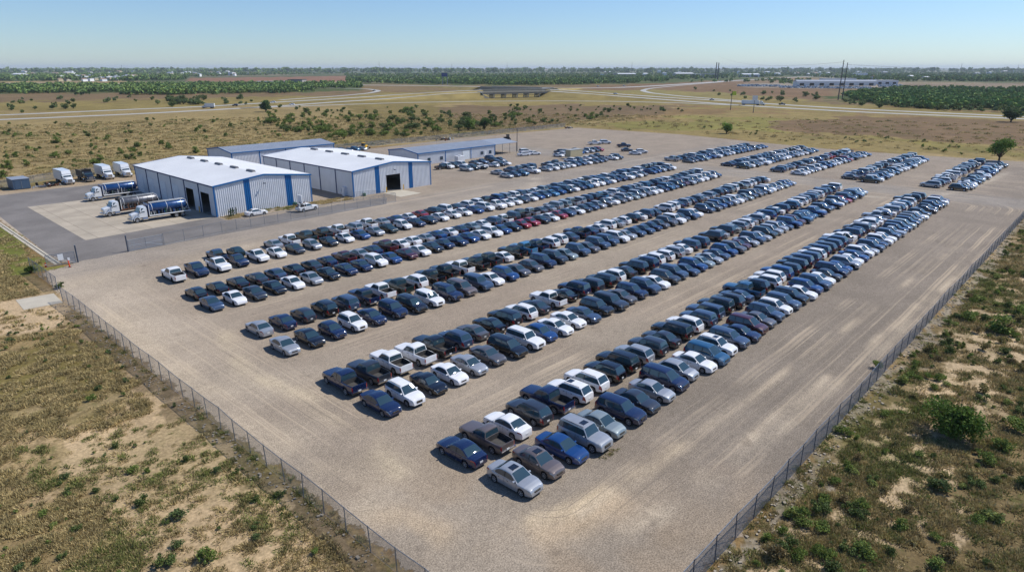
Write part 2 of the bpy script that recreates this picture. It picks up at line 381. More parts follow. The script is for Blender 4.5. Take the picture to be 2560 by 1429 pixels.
WORD = dict(s='sedan', c='coupe', h='hatchback', u='SUV', x='SUV', b='boxy SUV', v='minivan', p='pickup', q='small pickup')
CATS = dict(s='car', c='car', h='car', u='SUV', x='SUV', b='SUV', v='minivan', p='pickup truck', q='pickup truck')
def make_car(code, x, y, rz, label, group, lod):
    col, k = code[0], code[1]; D = CAR[k]; S = TYPES[k]
    o = empty(NAMES[k], (x, y, .0), rz, label, CATS[k], group); q_ = random.Random(int(x*31+y*77)); o.scale = (q_.uniform(.955, 1.03), q_.uniform(.97, 1.02), q_.uniform(.965, 1.035))
    def ch(nm, me, par=o, loc=None, rot=None):
        c = link(nm, me, par, loc)
        if rot: c.rotation_euler = rot
        return c
    ch('body', pmesh(k, 'body', col))
    for nm in ('windshield', 'rear_window'): ch(nm, D[nm])
    for s in 'lr': ch('side_window', D['side_window_'+s])
    for s in 'lr':
        ch('headlight', D['headlight_'+s]); ch('tail_light', D['tail_light_'+s])
    for xw in (S['xf'], S['xr']):
        for sg in (1, -1):
            w = ch('wheel', WH[k][0], loc=(xw, sg*(S['W']/2-.14), S['r']), rot=(0, 0, 0 if sg > 0 else math.pi))
            if lod == 0: link('rim', WH[k][1], w)
    if lod == 0:
        for nm in ('grille', 'lower_grille', 'number_plate', 'rear_bumper', 'door_trim'):
            if nm in D: ch(nm, pmesh(k, nm, col))
        for s in 'lr': ch('mirror', pmesh(k, 'mirror_'+s, col))
        if 'roof_rail_l' in D:
            for s in 'lr': ch('roof_rail', D['roof_rail_'+s])
    if len(code) > 2 and code[2] == '*':
        zt = interp(S['roof'], -.15); ch('sunroof', SUNROOF, loc=(-.12, 0, zt+.033))
    return o
# ------------------------------------------------------------------ the parked rows: nearest cars coded one by one (colour + type)
# line name, first x, pitch, y, dy/dx, nose direction, codes
LINES = [
 ('front line of first double row', 31.9, 2.84, 29.4, .012, -1, 'ss* cs* bs sb* ps nx ds ss nv sh ws tv wu* lx ns mv gs lu wu lx kx ws bu lx ws ds nv bs su ws bs wu ss lx ns wu ws'),
 ('back line of first double row', 31.6, 2.93, 35.3, .010, 1, 'ns cq ws du np wu* wu ku kb su dx ds kb wu lx lb kb du ls tp ku wu wu bx du kx nx lx wu nx du'),
 ('front line of second double row', 32.0, 2.93, 46.8, .015, -1, 'ns wu ks ws ss gs kv wb bh ws ws ls kx db gs nx lx ws du lx ls bu ps ss ls bu gx ms ss lx'),
 ('back line of second double row', 32.3, 2.99, 53.0, .020, 1, 'np dp wp wp kp lu gs ks kx wu ds wp ks nb dx kx wu ds kx nx wu wu su ws lx lx'),
 ('front line of third double row', 32.7, 3.07, 66.0, .012, -1, 'ss ks nh wu ns nx kv wx nb cv lb ws bu gs gh nx dx ps lx gs lx lx wx ss ls ls ns gs'),
 ('back line of third double row', 33.2, 3.07, 73.1, .015, 1, 'ss ns dh kx lx np wp ep wu kp kp wp kp dp ws kp yp np wu wu ls np ns ws wx'),
 ('front line of fourth double row', 33.2, 3.02, 86.1, .020, -1, 'ls ws ds ks ws ss ks ns ns wu bs ms ws ks ns ns bs ws wx bs ks rs rs ks ws rs ls ws ds'),
 ('back line of fourth double row', 33.6, 3.02, 92.2, .020, 1, 'kh ks ks ds ls ks ds ns mq ss ns mp ws ws ss bs ws ns ps ws'),
 ('front line of fifth double row', 34.7, 3.42, 103.2, .022, -1, 'wp! np wp nq wq ws ds sh kc ws bs ss es wu ns ks ws ws ws bs wx wp ws ws ds'),
 ('back line of fifth double row', 44.0, 3.40, 109.2, .015, 1, 'lq es - ss wp ep kp wp sx wp ss bs ws rs ex'),
]
def rnd_code(r, old=False):
    c = r.choices('wsgdknlbtprmey', [27, 17, 8, 9, 8, 10, 13, 7, 4, 5, 1.2, 1., 1.5, .8])[0]
    return c+r.choices('schuxbvpq', [22, 6, 8, 22, 14, 6, 8, 8, 6])[0]
slots = []; rr = random.Random(5)
for name, x0, pitch, y0, sl, nd, codes in LINES:
    codes = codes.split(); i = 0; x = x0; k = 0
    far = 185.5 if 'fifth' not in name else 190
    while x < far:
        code = codes[i] if i < len(codes) else (rnd_code(rr) if rr.random() > .015 else '-')
        p = pitch if x < 110 else 2.86
        if code != '-':
            k += 1; n2 = nd*(-1 if '!' in code else 1)
            slots.append(dict(line=name, n=k, x=x+rr.uniform(-.10, .10), y=y0+sl*(x-x0)+rr.uniform(-.22, .22)+(0.2*nd if code[1] in 'pb' else 0), rz=(math.pi/2)*n2+R_(rr.uniform(-1.6, 1.6)), code=code.replace('!', '')))
        x += p*rr.uniform(.975, 1.025); i += 1
slots.append(dict(line='gap behind the front line of fifth double row', n=1, x=36.9, y=400, rz=0, code='-')); slots.pop()
# far block beyond the cross lane and the yard by the sheds
far_lines = [(206.2, 268, 31., 1, -1), (207.2, 271, 37.6, 1, 1), (204.2, 265, 52.3, 1, -1), (206.5, 273, 58.6, 1, 1), (204.5, 268, 72., 1, -1), (206, 273, 79.5, 1, 1),
             (206, 267, 90., 1, -1), (207.5, 272, 96.5, 1, 1), (206, 267, 109.8, 1, -1), (206, 266, 116, 1, 1), (140.5, 200, 133.2, .9, -1), (143, 197, 139.5, .8, 1), (141.5, 170, 151.8, .75, -1),
             (141, 168, 159.5, .6, -1), (188, 212, 151.8, .95, -1), (189, 206, 157.5, .6, 1), (124, 152, 221., .8, -1)]
for x0, x1, y0, dens, nd in far_lines:
    x = x0
    while x < x1:
        if rr.random() < dens:
            slots.append(dict(line=None, n=0, x=x, y=y0+rr.uniform(-.4, .4), rz=(math.pi/2)*nd+R_(rr.uniform(-3, 3)), code=rnd_code(rr)))
        x += 2.95*rr.uniform(.95, 1.08)
for (x, y, a_, c) in [(229, 166, -35, 'wp'), (234.5, 164.5, -40, 'wb'), (229.5, 151.8, -40, 'np'), (217, 135.5, -40, 'wu'), (212, 135, -60, 'ws'), (218.5, 143, -50, 'gs'), (181, 163, -20, 'ws'), (186, 162, -20, 'ws'),
                      (139, 160, -5, 'kq'), (147.5, 151.5, -10, 'wp'), (155, 151.8, -10, 'ws'), (164, 163, -80, 'nx')]:
    slots.append(dict(line=None, n=0, x=x, y=y, rz=R_(a_), code=c))
for s in slots: s['d'] = math.hypot(math.hypot(s['x'], s['y']), H)
named = sorted([s for s in slots if s['line']], key=lambda s: s['d'])[:300]
nid = set(id(s) for s in named)
ORD = ['', 'first', 'second', 'third', 'fourth', 'fifth', 'sixth', 'seventh', 'eighth', 'ninth', 'tenth', 'eleventh', 'twelfth', 'thirteenth', 'fourteenth', 'fifteenth', 'sixteenth', 'seventeenth', 'eighteenth', 'nineteenth', 'twentieth']
def ordw(n): return ORD[n] if n <= 20 else ('twenty-' if n < 30 else 'thirty-' if n < 40 else 'forty-')+ORD[n % 10] if n % 10 else {30: 'thirtieth', 40: 'fortieth'}[n]
byline = {}
for s in slots:
    if s['line']: byline.setdefault(s['line'], {})[s['n']] = s
def desc(c): return PAINT[c[0]][0]+' '+WORD[c[1]]
seen = set()
for rank, s in enumerate(named):
    c = s['code']; d = desc(c); ln = s['line']; nb = byline[ln].get(s['n']-1); nx = byline[ln].get(s['n']+1)
    row = ln.replace('double ', 'double-')
    if len(c) > 2: d += ' with sunroof'
    lab = f"{d}, {ordw(s['n'])} in {row}"
    if nx: 
        l2 = f"{d} beside {desc(nx['code'])}, {ordw(s['n'])} in {row}"
        if len(l2.split()) <= 16: lab = l2
    if ln.startswith('front line of fifth') and s['n'] == 1: lab = 'white pickup nosed away from the camera at the near end of the fifth double row'
    make_car(c, s['x'], s['y'], s['rz'], lab, 'cars parked in double rows on the gravel lot', 0 if s['d'] < 95 else 1)
# everything farther: one object
def npcar(k):
    P = car_parts(k, 1); V = []; Fc = []; M = []; names = []
    off = 0
    for nm, g in P.items():
        if nm == 'rear_bumper': continue
        V += g.v; Fc += [tuple(i+off for i in f) for f in g.f]; M += [g.ms[i] for i in g.m]; off = len(V)
    r = TYPES[k]['r']; W = TYPES[k]['W']
    w = MB()
    for xw in (TYPES[k]['xf'], TYPES[k]['xr']):
        for sg in (1, -1):
            y0 = sg*(W/2-.14)
            w.bar((xw, y0-sg*.11, r), (xw, y0+sg*.11, r), r, 'tyre', 10); w.bar((xw, y0+sg*.1, r), (xw, y0+sg*.118, r), r*.6, 'rim', 8)
    V += w.v; Fc += [tuple(i+off for i in f) for f in w.f]; M += [w.ms[i] for i in w.m]
    tris = []; tm = []
    for f, m in zip(Fc, M):
        for i in range(1, len(f)-1): tris.append((f[0], f[i], f[i+1])); tm.append(m)
    return np.array(V), np.array(tris), tm
fm = ['paint_'+k for k in PAINT]+['glass', 'tyre', 'rim', 'black_trim', 'underside', 'bed_liner', 'lamp_clear', 'lamp_red']
LOWC = {k: npcar(k) for k in TYPES}
def merge_cars(name, lst, scale=1.):
    VV = []; FF = []; MM = []; off = 0
    for s in lst:
        V, T, tm = LOWC[s['code'][1]]; c, sn = math.cos(s['rz']), math.sin(s['rz'])
        W = V.copy(); W[:, 0] = V[:, 0]*c-V[:, 1]*sn+s['x']; W[:, 1] = V[:, 0]*sn+V[:, 1]*c+s['y']
        VV.append(W); FF.append(T+off); off += len(V); pi = fm.index('paint_'+s['code'][0])
        MM.append(np.array([pi if m == 'PAINT' else fm.index(m) for m in tm]))
    me = np_mesh(name, np.concatenate(VV), np.concatenate(FF), fm, np.concatenate(MM), smooth=True)
    me.set_sharp_from_angle(angle=R_(32)); return link(name, me)
tag(merge_cars('distant_parked_cars', [s for s in slots if id(s) not in nid]), 'mass of distant parked cars filling the far rows and the yard beyond the lot cross lane', 'parked cars', kind='stuff')
# ------------------------------------------------------------------ ground
GT = .72                                              # display colour -> albedo
def L3(c): return np.array(lin(c))*GT
def LV(c): return np.array(lin(c))*1.05
ZONES = [  # polygons in photo pixels, read on the ground plane; colour, bare/vegetated mottling
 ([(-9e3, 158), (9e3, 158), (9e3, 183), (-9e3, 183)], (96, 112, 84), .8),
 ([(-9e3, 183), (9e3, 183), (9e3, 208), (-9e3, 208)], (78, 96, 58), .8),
 ([(-9e3, 208), (9e3, 208), (9e3, 262), (-9e3, 262)], (136, 116, 84), .5),
 ([(-900, 174), (400, 173), (700, 174), (400, 178), (-900, 178)], (150, 132, 118), .4),
 ([(1165, 172), (1310, 171), (1400, 176), (1180, 177)], (158, 134, 112), .3),
 ([(-900, 203), (300, 203), (430, 208), (250, 213), (0, 215), (-900, 216)], (166, 146, 100), .3),
 ([(470, 195), (900, 190), (1180, 196), (1150, 204), (870, 206), (470, 204)], (150, 112, 88), .2),
 ([(-900, 216), (850, 208), (900, 208), (900, 232), (-900, 244)], (80, 98, 52), .8),
 ([(-900, 240), (850, 229), (1216, 222), (1216, 243), (850, 262), (-900, 310)], (134, 112, 82), .5),
 ([(900, 216), (1216, 215), (1216, 222), (900, 226)], (140, 118, 82), .4),
 ([(900, 183), (1800, 181), (1990, 192), (1650, 209), (1210, 214), (880, 208)], (78, 98, 52), .8),
 ([(-900, 277), (860, 238), (1000, 230), (1200, 224), (1700, 236), (2600, 285), (2600, 302), (1700, 264), (1200, 262), (860, 272), (0, 312), (-900, 340)], (150, 134, 80), .4),
 ([(1380, 222), (1700, 206), (2000, 192), (2100, 204), (2060, 252), (1750, 240)], (136, 108, 80), .5),
 ([(1400, 226), (1640, 224), (2000, 244), (1700, 243)], (150, 138, 84), .4),
 ([(2060, 246), (2130, 230), (2230, 222), (2700, 222), (2700, 284), (2300, 266)], (76, 96, 48), .7),
 ([(2230, 206), (2700, 210), (2700, 223), (2240, 222)], (140, 124, 104), .3),
 ([(1845, 210), (2000, 204), (2260, 210), (2250, 222), (1850, 218)], (160, 148, 132), .2),
 ([(-900, 300), (860, 262), (1700, 262), (1500, 330), (1200, 345), (600, 400), (0, 470), (-900, 560)], (164, 144, 98), .55),
 ([(1000, 268), (1480, 262), (1740, 268), (1480, 305), (1300, 330), (1120, 335)], (132, 110, 82), .6),
 ([(860, 262), (1100, 262), (1180, 330), (960, 355), (860, 330)], (138, 122, 74), .7),
 ([(1460, 322), (1650, 294), (1850, 276), (2140, 284), (2560, 312), (2700, 320), (2700, 410), (2560, 408), (1900, 356)], (154, 136, 86), .5),
 ([(1500, 316), (1660, 298), (1950, 300), (1990, 325), (1800, 330)], (146, 138, 76), .3),
 ([(1930, 308), (2130, 290), (2300, 294), (2700, 306), (2700, 372), (2400, 352), (2080, 338)], (130, 106, 78), .5),
 ([(2100, 340), (2350, 352), (2700, 384), (2700, 394), (2350, 376)], (146, 134, 76), .4),
]
# near fields, in metres (lot frame): colour, mottling
ZN = [
 ([(-400, -300), (20.5, -300), (20.5, 240), (-400, 240)], (160, 138, 98), .7),
 ([(12, 14), (19.5, 14), (18.5, 60), (17, 80), (10.5, 72), (8.5, 40)], (200, 174, 136), .25),
 ([(3, 14), (13, 14), (12.5, 30), (8, 44), (2, 34)], (190, 164, 126), .45),
 ([(-8, 98), (20, 92), (20, 110), (-20, 116)], (204, 178, 142), .15),
 ([(7, 68), (16, 66), (19, 86), (8, 90)], (136, 122, 74), .6),
 ([(8, 18), (15, 16), (16, 28), (11, 30)], (138, 124, 66), .5),
 ([(14, 124), (24, 122), (24, 170), (8, 170)], (118, 122, 58), .5),
 ([(17.6, 14), (20.4, 14), (20.4, 100), (18.2, 100)], (150, 130, 100), .4),
 ([(-40, -300), (600, -300), (600, 13.6), (-40, 13.6)], (132, 114, 80), .85),
 ([(22, 5.5), (90, 3.5), (180, 2), (180, 9), (60, 10.5), (22, 12.5)], (202, 178, 142), .5),
 ([(20, 12.6), (290, 11.4), (290, 14.4), (20, 14.4)], (160, 148, 128), .5),
]
def ground_color(X, Y):
    u, v, den = PIX(X, Y); ok = den > .5
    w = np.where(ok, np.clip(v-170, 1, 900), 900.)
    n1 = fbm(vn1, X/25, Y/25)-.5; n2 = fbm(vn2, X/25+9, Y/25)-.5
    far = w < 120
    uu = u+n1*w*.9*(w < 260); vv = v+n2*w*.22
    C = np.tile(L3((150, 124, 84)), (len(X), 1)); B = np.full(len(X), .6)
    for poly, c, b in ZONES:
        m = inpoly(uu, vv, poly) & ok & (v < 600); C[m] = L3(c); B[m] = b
    near = ok & (v > 420)
    j1 = (fbm(vn1, X/3., Y/3., 4)-.5)*8; j2 = (fbm(vn2, X/3., Y/3., 4)-.5)*8
    for i, (poly, c, b) in enumerate(ZN):
        m = inpoly(X+j1*(i > 0 and i != 8), Y+j2*(i > 0 and i != 8), poly) & ((v > 420) | ~ok | (X < 21) | (Y < 14)); C[m] = L3(c); B[m] = b
    # large soft variations of grass and soil
    g = fbm(vn3, X/14, Y/14, 4); d = np.hypot(X, Y)
    k = np.clip((g-.56)*5, 0, 1)*B*np.where(d < 420, .75, .2)
    C = C*(1-k[:, None])+k[:, None]*L3((112, 112, 58))
    g = fbm(vn2, X/9+50, Y/9, 4); k = np.clip((g-.58)*6, 0, 1)*B*np.where(d < 300, .8, .15)
    C = C*(1-k[:, None])+k[:, None]*L3((200, 174, 138))
    # far woodland: patchwork of groves, clearings and roofs out to the horizon
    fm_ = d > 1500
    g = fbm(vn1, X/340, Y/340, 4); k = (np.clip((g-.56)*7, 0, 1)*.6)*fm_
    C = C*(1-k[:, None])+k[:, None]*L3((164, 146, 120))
    return C, B
hd = R_(43.)
an = np.concatenate([hd+np.radians(np.arange(-52, 52.01, .21)), hd+np.radians(np.arange(56, 308, 4.))])
rad = 12*1.0132**np.arange(0, 632); rad = np.concatenate([rad, [60000.]])
A_, Rr = np.meshgrid(an, rad); X = (Rr*np.cos(A_)).ravel(); Y = (Rr*np.sin(A_)).ravel()
C, B = ground_color(X, Y); na = len(an); nr = len(rad)
i = np.arange(nr-1)[:, None]*na; j = np.arange(na)[None, :]; j2 = (j+1) % na
Q = np.stack([(i+j), (i+na+j), (i+na+j2), (i+j2)], -1).reshape(-1, 4)
V = np.stack([X, Y, np.zeros_like(X)], 1)
m, nt, b = newmat('soil'); N = nt.nodes; L = nt.links
def nnode(N, L, vec, scale, detail=4, rough=.55):
    n = N.new('ShaderNodeTexNoise'); n.inputs['Scale'].default_value = scale; n.inputs['Detail'].default_value = detail; n.inputs['Roughness'].default_value = rough
    L.new(vec, n.inputs['Vector']); return n.outputs['Fac']
def rng(N, L, s, a, b_, c, d):
    n = N.new('ShaderNodeMapRange'); n.interpolation_type = 'SMOOTHSTEP'
    for k, v in zip((1, 2, 3, 4), (a, b_, c, d)): n.inputs[k].default_value = v
    L.new(s, n.inputs[0]); return n.outputs[0]
def mth(N, L, op, a, b_=None):
    n = N.new('ShaderNodeMath'); n.operation = op
    for k, v in enumerate((a, b_)):
        if v is None: continue
        if isinstance(v, (int, float)): n.inputs[k].default_value = v
        else: L.new(v, n.inputs[k])
    return n.outputs[0]
def mixc(N, L, fac, a, b_):
    n = N.new('ShaderNodeMix'); n.data_type = 'RGBA'
    for k, v in ((0, fac), (6, a), (7, b_)):
        if isinstance(v, (int, float)): n.inputs[k].default_value = v
        elif isinstance(v, tuple): n.inputs[k].default_value = (*v, 1)
        else: L.new(v, n.inputs[k])
    return n.outputs[2]
def scl(N, L, c, f):
    n = N.new('ShaderNodeVectorMath'); n.operation = 'SCALE'; L.new(c, n.inputs[0])
    if isinstance(f, float): n.inputs['Scale'].default_value = f
    else: L.new(f, n.inputs['Scale'])
    return n.outputs[0]
b.inputs['Roughness'].default_value = .95; b.inputs['Specular IOR Level'].default_value = .1
tc = N.new('ShaderNodeTexCoord').outputs['Object']; at = N.new('ShaderNodeAttribute'); at.attribute_name = 'tint'
veg = at.outputs['Alpha']
n_f = nnode(N, L, tc, 3.2, 3, .7); n_m = nnode(N, L, tc, .55, 4, .65); n_c = nnode(N, L, tc, .09, 4, .6); n_x = nnode(N, L, tc, .012, 5, .65)
col = scl(N, L, at.outputs['Color'], rng(N, L, n_f, .3, .7, .72, 1.22))
col = scl(N, L, col, rng(N, L, n_c, .3, .7, .84, 1.14)); col = scl(N, L, col, rng(N, L, n_x, .3, .7, .86, 1.14))
k = mth(N, L, 'MULTIPLY', rng(N, L, n_m, .50, .62, 0., .85), veg)
dry = tuple(x*GT for x in lin((112, 98, 66))); col2 = mixc(N, L, k, col, dry)
k = mth(N, L, 'MULTIPLY', rng(N, L, nnode(N, L, tc, .33, 5, .7), .56, .66, 0., .7), veg)
col2 = mixc(N, L, k, col2, tuple(x*GT for x in lin((84, 92, 44))))
L.new(col2, b.inputs['Base Color'])
bp = N.new('ShaderNodeBump'); bp.inputs['Strength'].default_value = .6; bp.inputs['Distance'].default_value = .25; L.new(n_m, bp.inputs['Height']); L.new(bp.outputs[0], b.inputs['Normal'])
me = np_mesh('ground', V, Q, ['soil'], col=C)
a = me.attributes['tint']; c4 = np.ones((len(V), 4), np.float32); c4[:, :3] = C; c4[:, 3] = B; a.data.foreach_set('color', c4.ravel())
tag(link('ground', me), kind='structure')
b2 = MB(); b2.poly([(12*math.cos(t), 12*math.sin(t), 0) for t in an[:: 12]], 'soil')
# ------------------------------------------------------------------ gravel lot
LOT = [(20.5, 14.3), (289, 14.3), (285, 40), (279, 83), (285, 118), (294, 162), (290, 222), (212, 227.5), (165, 223.5), (100, 223), (36, 216), (25.5, 214), (25.5, 127), (26.6, 123.6), (21.4, 121.5), (20.9, 109.5), (20.4, 104)]
gx = np.arange(19, 300, .75); gy = np.arange(13, 232, .75); GX, GY = np.meshgrid(gx, gy); X = GX.ravel(); Y = GY.ravel()
def polydist(X, Y, poly):
    d = np.full(X.shape, 1e9); n = len(poly)
    for i in range(n):
        x1, y1 = poly[i]; x2, y2 = poly[(i+1) % n]; dx, dy = x2-x1, y2-y1; t = np.clip(((X-x1)*dx+(Y-y1)*dy)/(dx*dx+dy*dy), 0, 1)
        d = np.minimum(d, np.hypot(X-x1-t*dx, Y-y1-t*dy))
    return np.where(inpoly(X, Y, poly), d, -d)
edge = polydist(X, Y, LOT)
core = lambda x0, x1, y0, y1: np.hypot(np.maximum(np.maximum(x0-X, X-x1), 0), np.maximum(np.maximum(y0-Y, Y-y1), 0))
dout = core(33, 184, 27, 112)
inner = (dout < .01)
trk = np.where((X < 33) | (Y < 27) | (X > 184), dout, Y)
trk = np.where(Y >= 112, Y*1.0, trk)
tw = np.ones_like(X)
for y0, y1 in ((26, 38.5), (43.5, 56.5), (62.5, 76.5), (82.8, 96), (100.2, 112)): tw = np.where((X > 34) & (X < 186) & (Y > y0) & (Y < y1), .12, tw)
tw *= np.where((X > 30) & (X < 37) & (Y > 27), .45, 1.)
tw *= np.where(Y > 128, .45, 1.)
base = np.tile(L3((174, 160, 142)), (len(X), 1))
def blend(col, k): 
    global base
    base = base*(1-k[:, None])+k[:, None]*L3(col)
sm = lambda x, a, b: np.clip((x-a)/(b-a), 0, 1)
nA = fbm(vn1, X/18, Y/18, 3); nB = fbm(vn2, X/7, Y/7, 3)
blend((166, 151, 134), sm(nA, .42, .62)*.8)
blend((146, 135, 122), sm(44-Y, 0, 14)*sm(X, 24, 50)*.95); blend((158, 146, 133), sm(X, 90, 150)*.6)           # greyer crushed stone on the right-hand lane
blend((202, 186, 165), sm(34-X, 0, 8)*sm(Y, 50, 84)*.75)            # pale haul road by the left fence
blend((172, 152, 128), sm(nB, .50, .64)*sm(33-X, -4, 3)*sm(46-Y, 0, 14)*.5)
blend((174, 154, 130), sm(nB, .48, .62)*sm(23-Y, -4, 3)*sm(52-X, 0, 16)*.5)
blend((168, 154, 138), sm(X, 205, 235)*sm(Y, 120, 150)*.8)
blend((164, 155, 145), sm(Y, 114, 118)*sm(131-Y, 0, 4)*.6)
blend((160, 153, 145), sm(X, 185, 190)*sm(205-X, 0, 5)*.7)
def streak(pts, w, c, k):
    P = [G(*p) for p in pts]; d = np.full(X.shape, 1e9)
    for (x1, y1), (x2, y2) in zip(P, P[1:]):
        dx, dy = x2-x1, y2-y1; t = np.clip(((X-x1)*dx+(Y-y1)*dy)/(dx*dx+dy*dy), 0, 1); d = np.minimum(d, np.hypot(X-x1-t*dx, Y-y1-t*dy))
    q = fbm(vn3, X/5, Y/5, 3); c = tuple(min(250, x+20) for x in c); blend(c, np.exp(-(d/w)**2)*k*np.clip((q-.3)*3, 0, 1))
streak([(980, 1300), (1120, 1345), (1290, 1350), (1430, 1310), (1530, 1250)], 1.5, (186, 162, 130), .8)
streak([(1330, 1300), (1450, 1265), (1600, 1180), (1720, 1110)], .7, (204, 182, 148), .9)
streak([(760, 1230), (900, 1300), (1080, 1340)], 1.3, (184, 162, 132), .6)
streak([(260, 800), (420, 930), (640, 1100), (860, 1250)], 3., (188, 170, 144), .7)
streak([(560, 830), (610, 930), (760, 990), (900, 1080), (990, 1180)], 1.1, (194, 176, 146), .7)
streak([(1560, 1330), (1760, 1180), (2060, 950), (2330, 740), (2520, 590)], .45, (196, 178, 152), .8)
streak([(1450, 1290), (1700, 1120), (1960, 930), (2200, 760), (2400, 610)], .4, (190, 172, 146), .7)
streak([(1640, 1300), (1900, 1110), (2230, 850), (2450, 670)], .5, (186, 170, 146), .6)
streak([(240, 700), (420, 680), (640, 610), (960, 560), (1240, 520)], 1.6, (186, 170, 148), .6)
streak([(1090, 520), (1230, 490), (1340, 470), (1330, 440), (1200, 430)], 2.2, (184, 170, 150), .6)
streak([(2080, 485), (2300, 500), (2430, 470), (2520, 430)], 1.2, (178, 166, 148), .8)
blend((180, 158, 128), sm(Y, 206, 212)*sm(130-X, 0, 30)*.8)
na_, nb_ = len(gy), len(gx); ii = np.arange(na_-1)[:, None]*nb_+np.arange(nb_-1)[None, :]
Q = np.stack([ii, ii+1, ii+nb_+1, ii+nb_], -1).reshape(-1, 4); Q = Q[(edge[Q] > -1.4).any(1)]
me = np_mesh('gravel_lot', np.stack([X, Y, np.full_like(X, .006)], 1), Q, ['gravel'] if 0 else [], col=base)
for nm, arr in (('trk', trk), ('tw', tw), ('edge', edge)):
    a = me.attributes.new(nm, 'FLOAT', 'POINT'); a.data.foreach_set('value', arr.astype(np.float32))
m, nt, b = newmat('gravel'); N = nt.nodes; L = nt.links
b.inputs['Roughness'].default_value = .95; b.inputs['Specular IOR Level'].default_value = .12
tc = N.new('ShaderNodeTexCoord').outputs['Object']
def attr(nm, out='Fac'):
    a = N.new('ShaderNodeAttribute'); a.attribute_name = nm; return a.outputs[out]
n_f = nnode(N, L, tc, 8.5, 3, .85); n_m = nnode(N, L, tc, 1.7, 5, .75); n_c = nnode(N, L, tc, .13, 3, .6)
col = scl(N, L, attr('tint', 'Color'), rng(N, L, n_f, .34, .66, .58, 1.36))
col = scl(N, L, col, rng(N, L, n_m, .3, .7, .86, 1.12)); col = scl(N, L, col, rng(N, L, n_c, .3, .7, .91, 1.09))
# wheel tracks: bands that follow the lanes, fading in and out along them
mp = N.new('ShaderNodeCombineXYZ'); L.new(attr('trk'), mp.inputs[0])
wob = mth(N, L, 'MULTIPLY', n_c, .5); d1 = mth(N, L, 'ADD', attr('trk'), wob); mp2 = N.new('ShaderNodeCombineXYZ'); L.new(d1, mp2.inputs[0])
s1 = rng(N, L, nnode(N, L, mp2.outputs[0], .55, 3, .7), .50, .66, 0., 1.); s2 = rng(N, L, nnode(N, L, mp2.outputs[0], 2.3, 2, .6), .52, .66, 0., 1.)
msk = rng(N, L, nnode(N, L, tc, .045, 3, .55), .42, .60, .0, 1.)
tw_ = attr('tw')
k = mth(N, L, 'MULTIPLY', mth(N, L, 'MULTIPLY', mth(N, L, 'MAXIMUM', s1, mth(N, L, 'MULTIPLY', s2, .8)), msk), mth(N, L, 'MULTIPLY', tw_, .58))
col = mixc(N, L, k, col, tuple(x*GT for x in lin((222, 202, 174))))
s3 = rng(N, L, nnode(N, L, mp2.outputs[0], 3.4, 2, .6), .56, .68, 0., 1.)
k = mth(N, L, 'MULTIPLY', mth(N, L, 'MULTIPLY', s3, rng(N, L, nnode(N, L, tc, .06, 3, .5), .5, .62, 0, 1)), mth(N, L, 'MULTIPLY', tw_, .75))
col = mixc(N, L, k, col, tuple(x*GT for x in lin((126, 116, 105))))
k = mth(N, L, 'MULTIPLY', rng(N, L, nnode(N, L, tc, .33, 4, .6), .63, .72, 0., .35), 1.); col = mixc(N, L, k, col, tuple(x*GT for x in lin((112, 100, 88))))
L.new(col, b.inputs['Base Color'])
bp = N.new('ShaderNodeBump'); bp.inputs['Strength'].default_value = .55; bp.inputs['Distance'].default_value = .06; L.new(n_f, bp.inputs['Height']); L.new(bp.outputs[0], b.inputs['Normal'])
tr = N.new('ShaderNodeBsdfTransparent'); ms = N.new('ShaderNodeMixShader')
e = mth(N, L, 'ADD', attr('edge'), mth(N, L, 'MULTIPLY', mth(N, L, 'SUBTRACT', nnode(N, L, tc, .9, 4, .7), .5), 3.5))
L.new(rng(N, L, e, -.1, .25, 0., 1.), ms.inputs[0]); L.new(tr.outputs[0], ms.inputs[1]); L.new(b.outputs[0], ms.inputs[2]); L.new(ms.outputs[0], N['Material Output'].inputs['Surface'])
me.materials.clear(); me.materials.append(MATS['gravel']); tag(link('gravel_lot', me), kind='structure')
# ------------------------------------------------------------------ asphalt yard, concrete pad, kerbs
m, nt, b = newmat('asphalt'); N = nt.nodes; L = nt.links; b.inputs['Roughness'].default_value = .9; b.inputs['Specular IOR Level'].default_value = .2
tc = N.new('ShaderNodeTexCoord').outputs['Object']
ac = N.new('ShaderNodeRGB'); ac.outputs[0].default_value = (*(x*GT for x in lin((134, 129, 125))), 1)
col = scl(N, L, ac.outputs[0], rng(N, L, nnode(N, L, tc, .12, 4, .6), .3, .7, .84, 1.16)); col = scl(N, L, col, rng(N, L, nnode(N, L, tc, 3., 3, .7), .3, .7, .9, 1.1))
L.new(col, b.inputs['Base Color'])
def sheet(name, pts, z, m_, kind='structure', thick=None):
    g = MB()
    if thick: g.loft([[(x, y, z-thick) for x, y in pts], [(x, y, z) for x, y in pts]], m_, closed=True)
    else: g.poly([(x, y, z) for x, y in pts], m_)
    return tag(g.build(name), kind=kind)
def wav(a, b_, n, amp, seed):
    r = random.Random(seed); return [(a[0]+(b_[0]-a[0])*t/n, a[1]+(b_[1]-a[1])*t/n+r.uniform(-amp, amp)) for t in range(n)]
sheet('asphalt_yard', [(25.3, 133)]+wav((27.2, 124.5), (36, 125), 8, .35, 1)+wav((36, 125), (94, 126.8), 30, .18, 2)+[(97, 133)]+wav((97, 134), (60, 135.4), 20, .5, 3)+[(58.4, 137), (58.5, 206)]+wav((58.5, 208.5), (25.3, 207.5), 16, .6, 4), .010, 'asphalt')
m_ = MATS['concrete'].node_tree; bk = m_.nodes.new('ShaderNodeTexBrick'); bk.offset = 0; bk.inputs['Scale'].default_value = 1.; bk.inputs['Brick Width'].default_value = 5.; bk.inputs['Row Height'].default_value = 5.; bk.inputs['Mortar Size'].default_value = .05
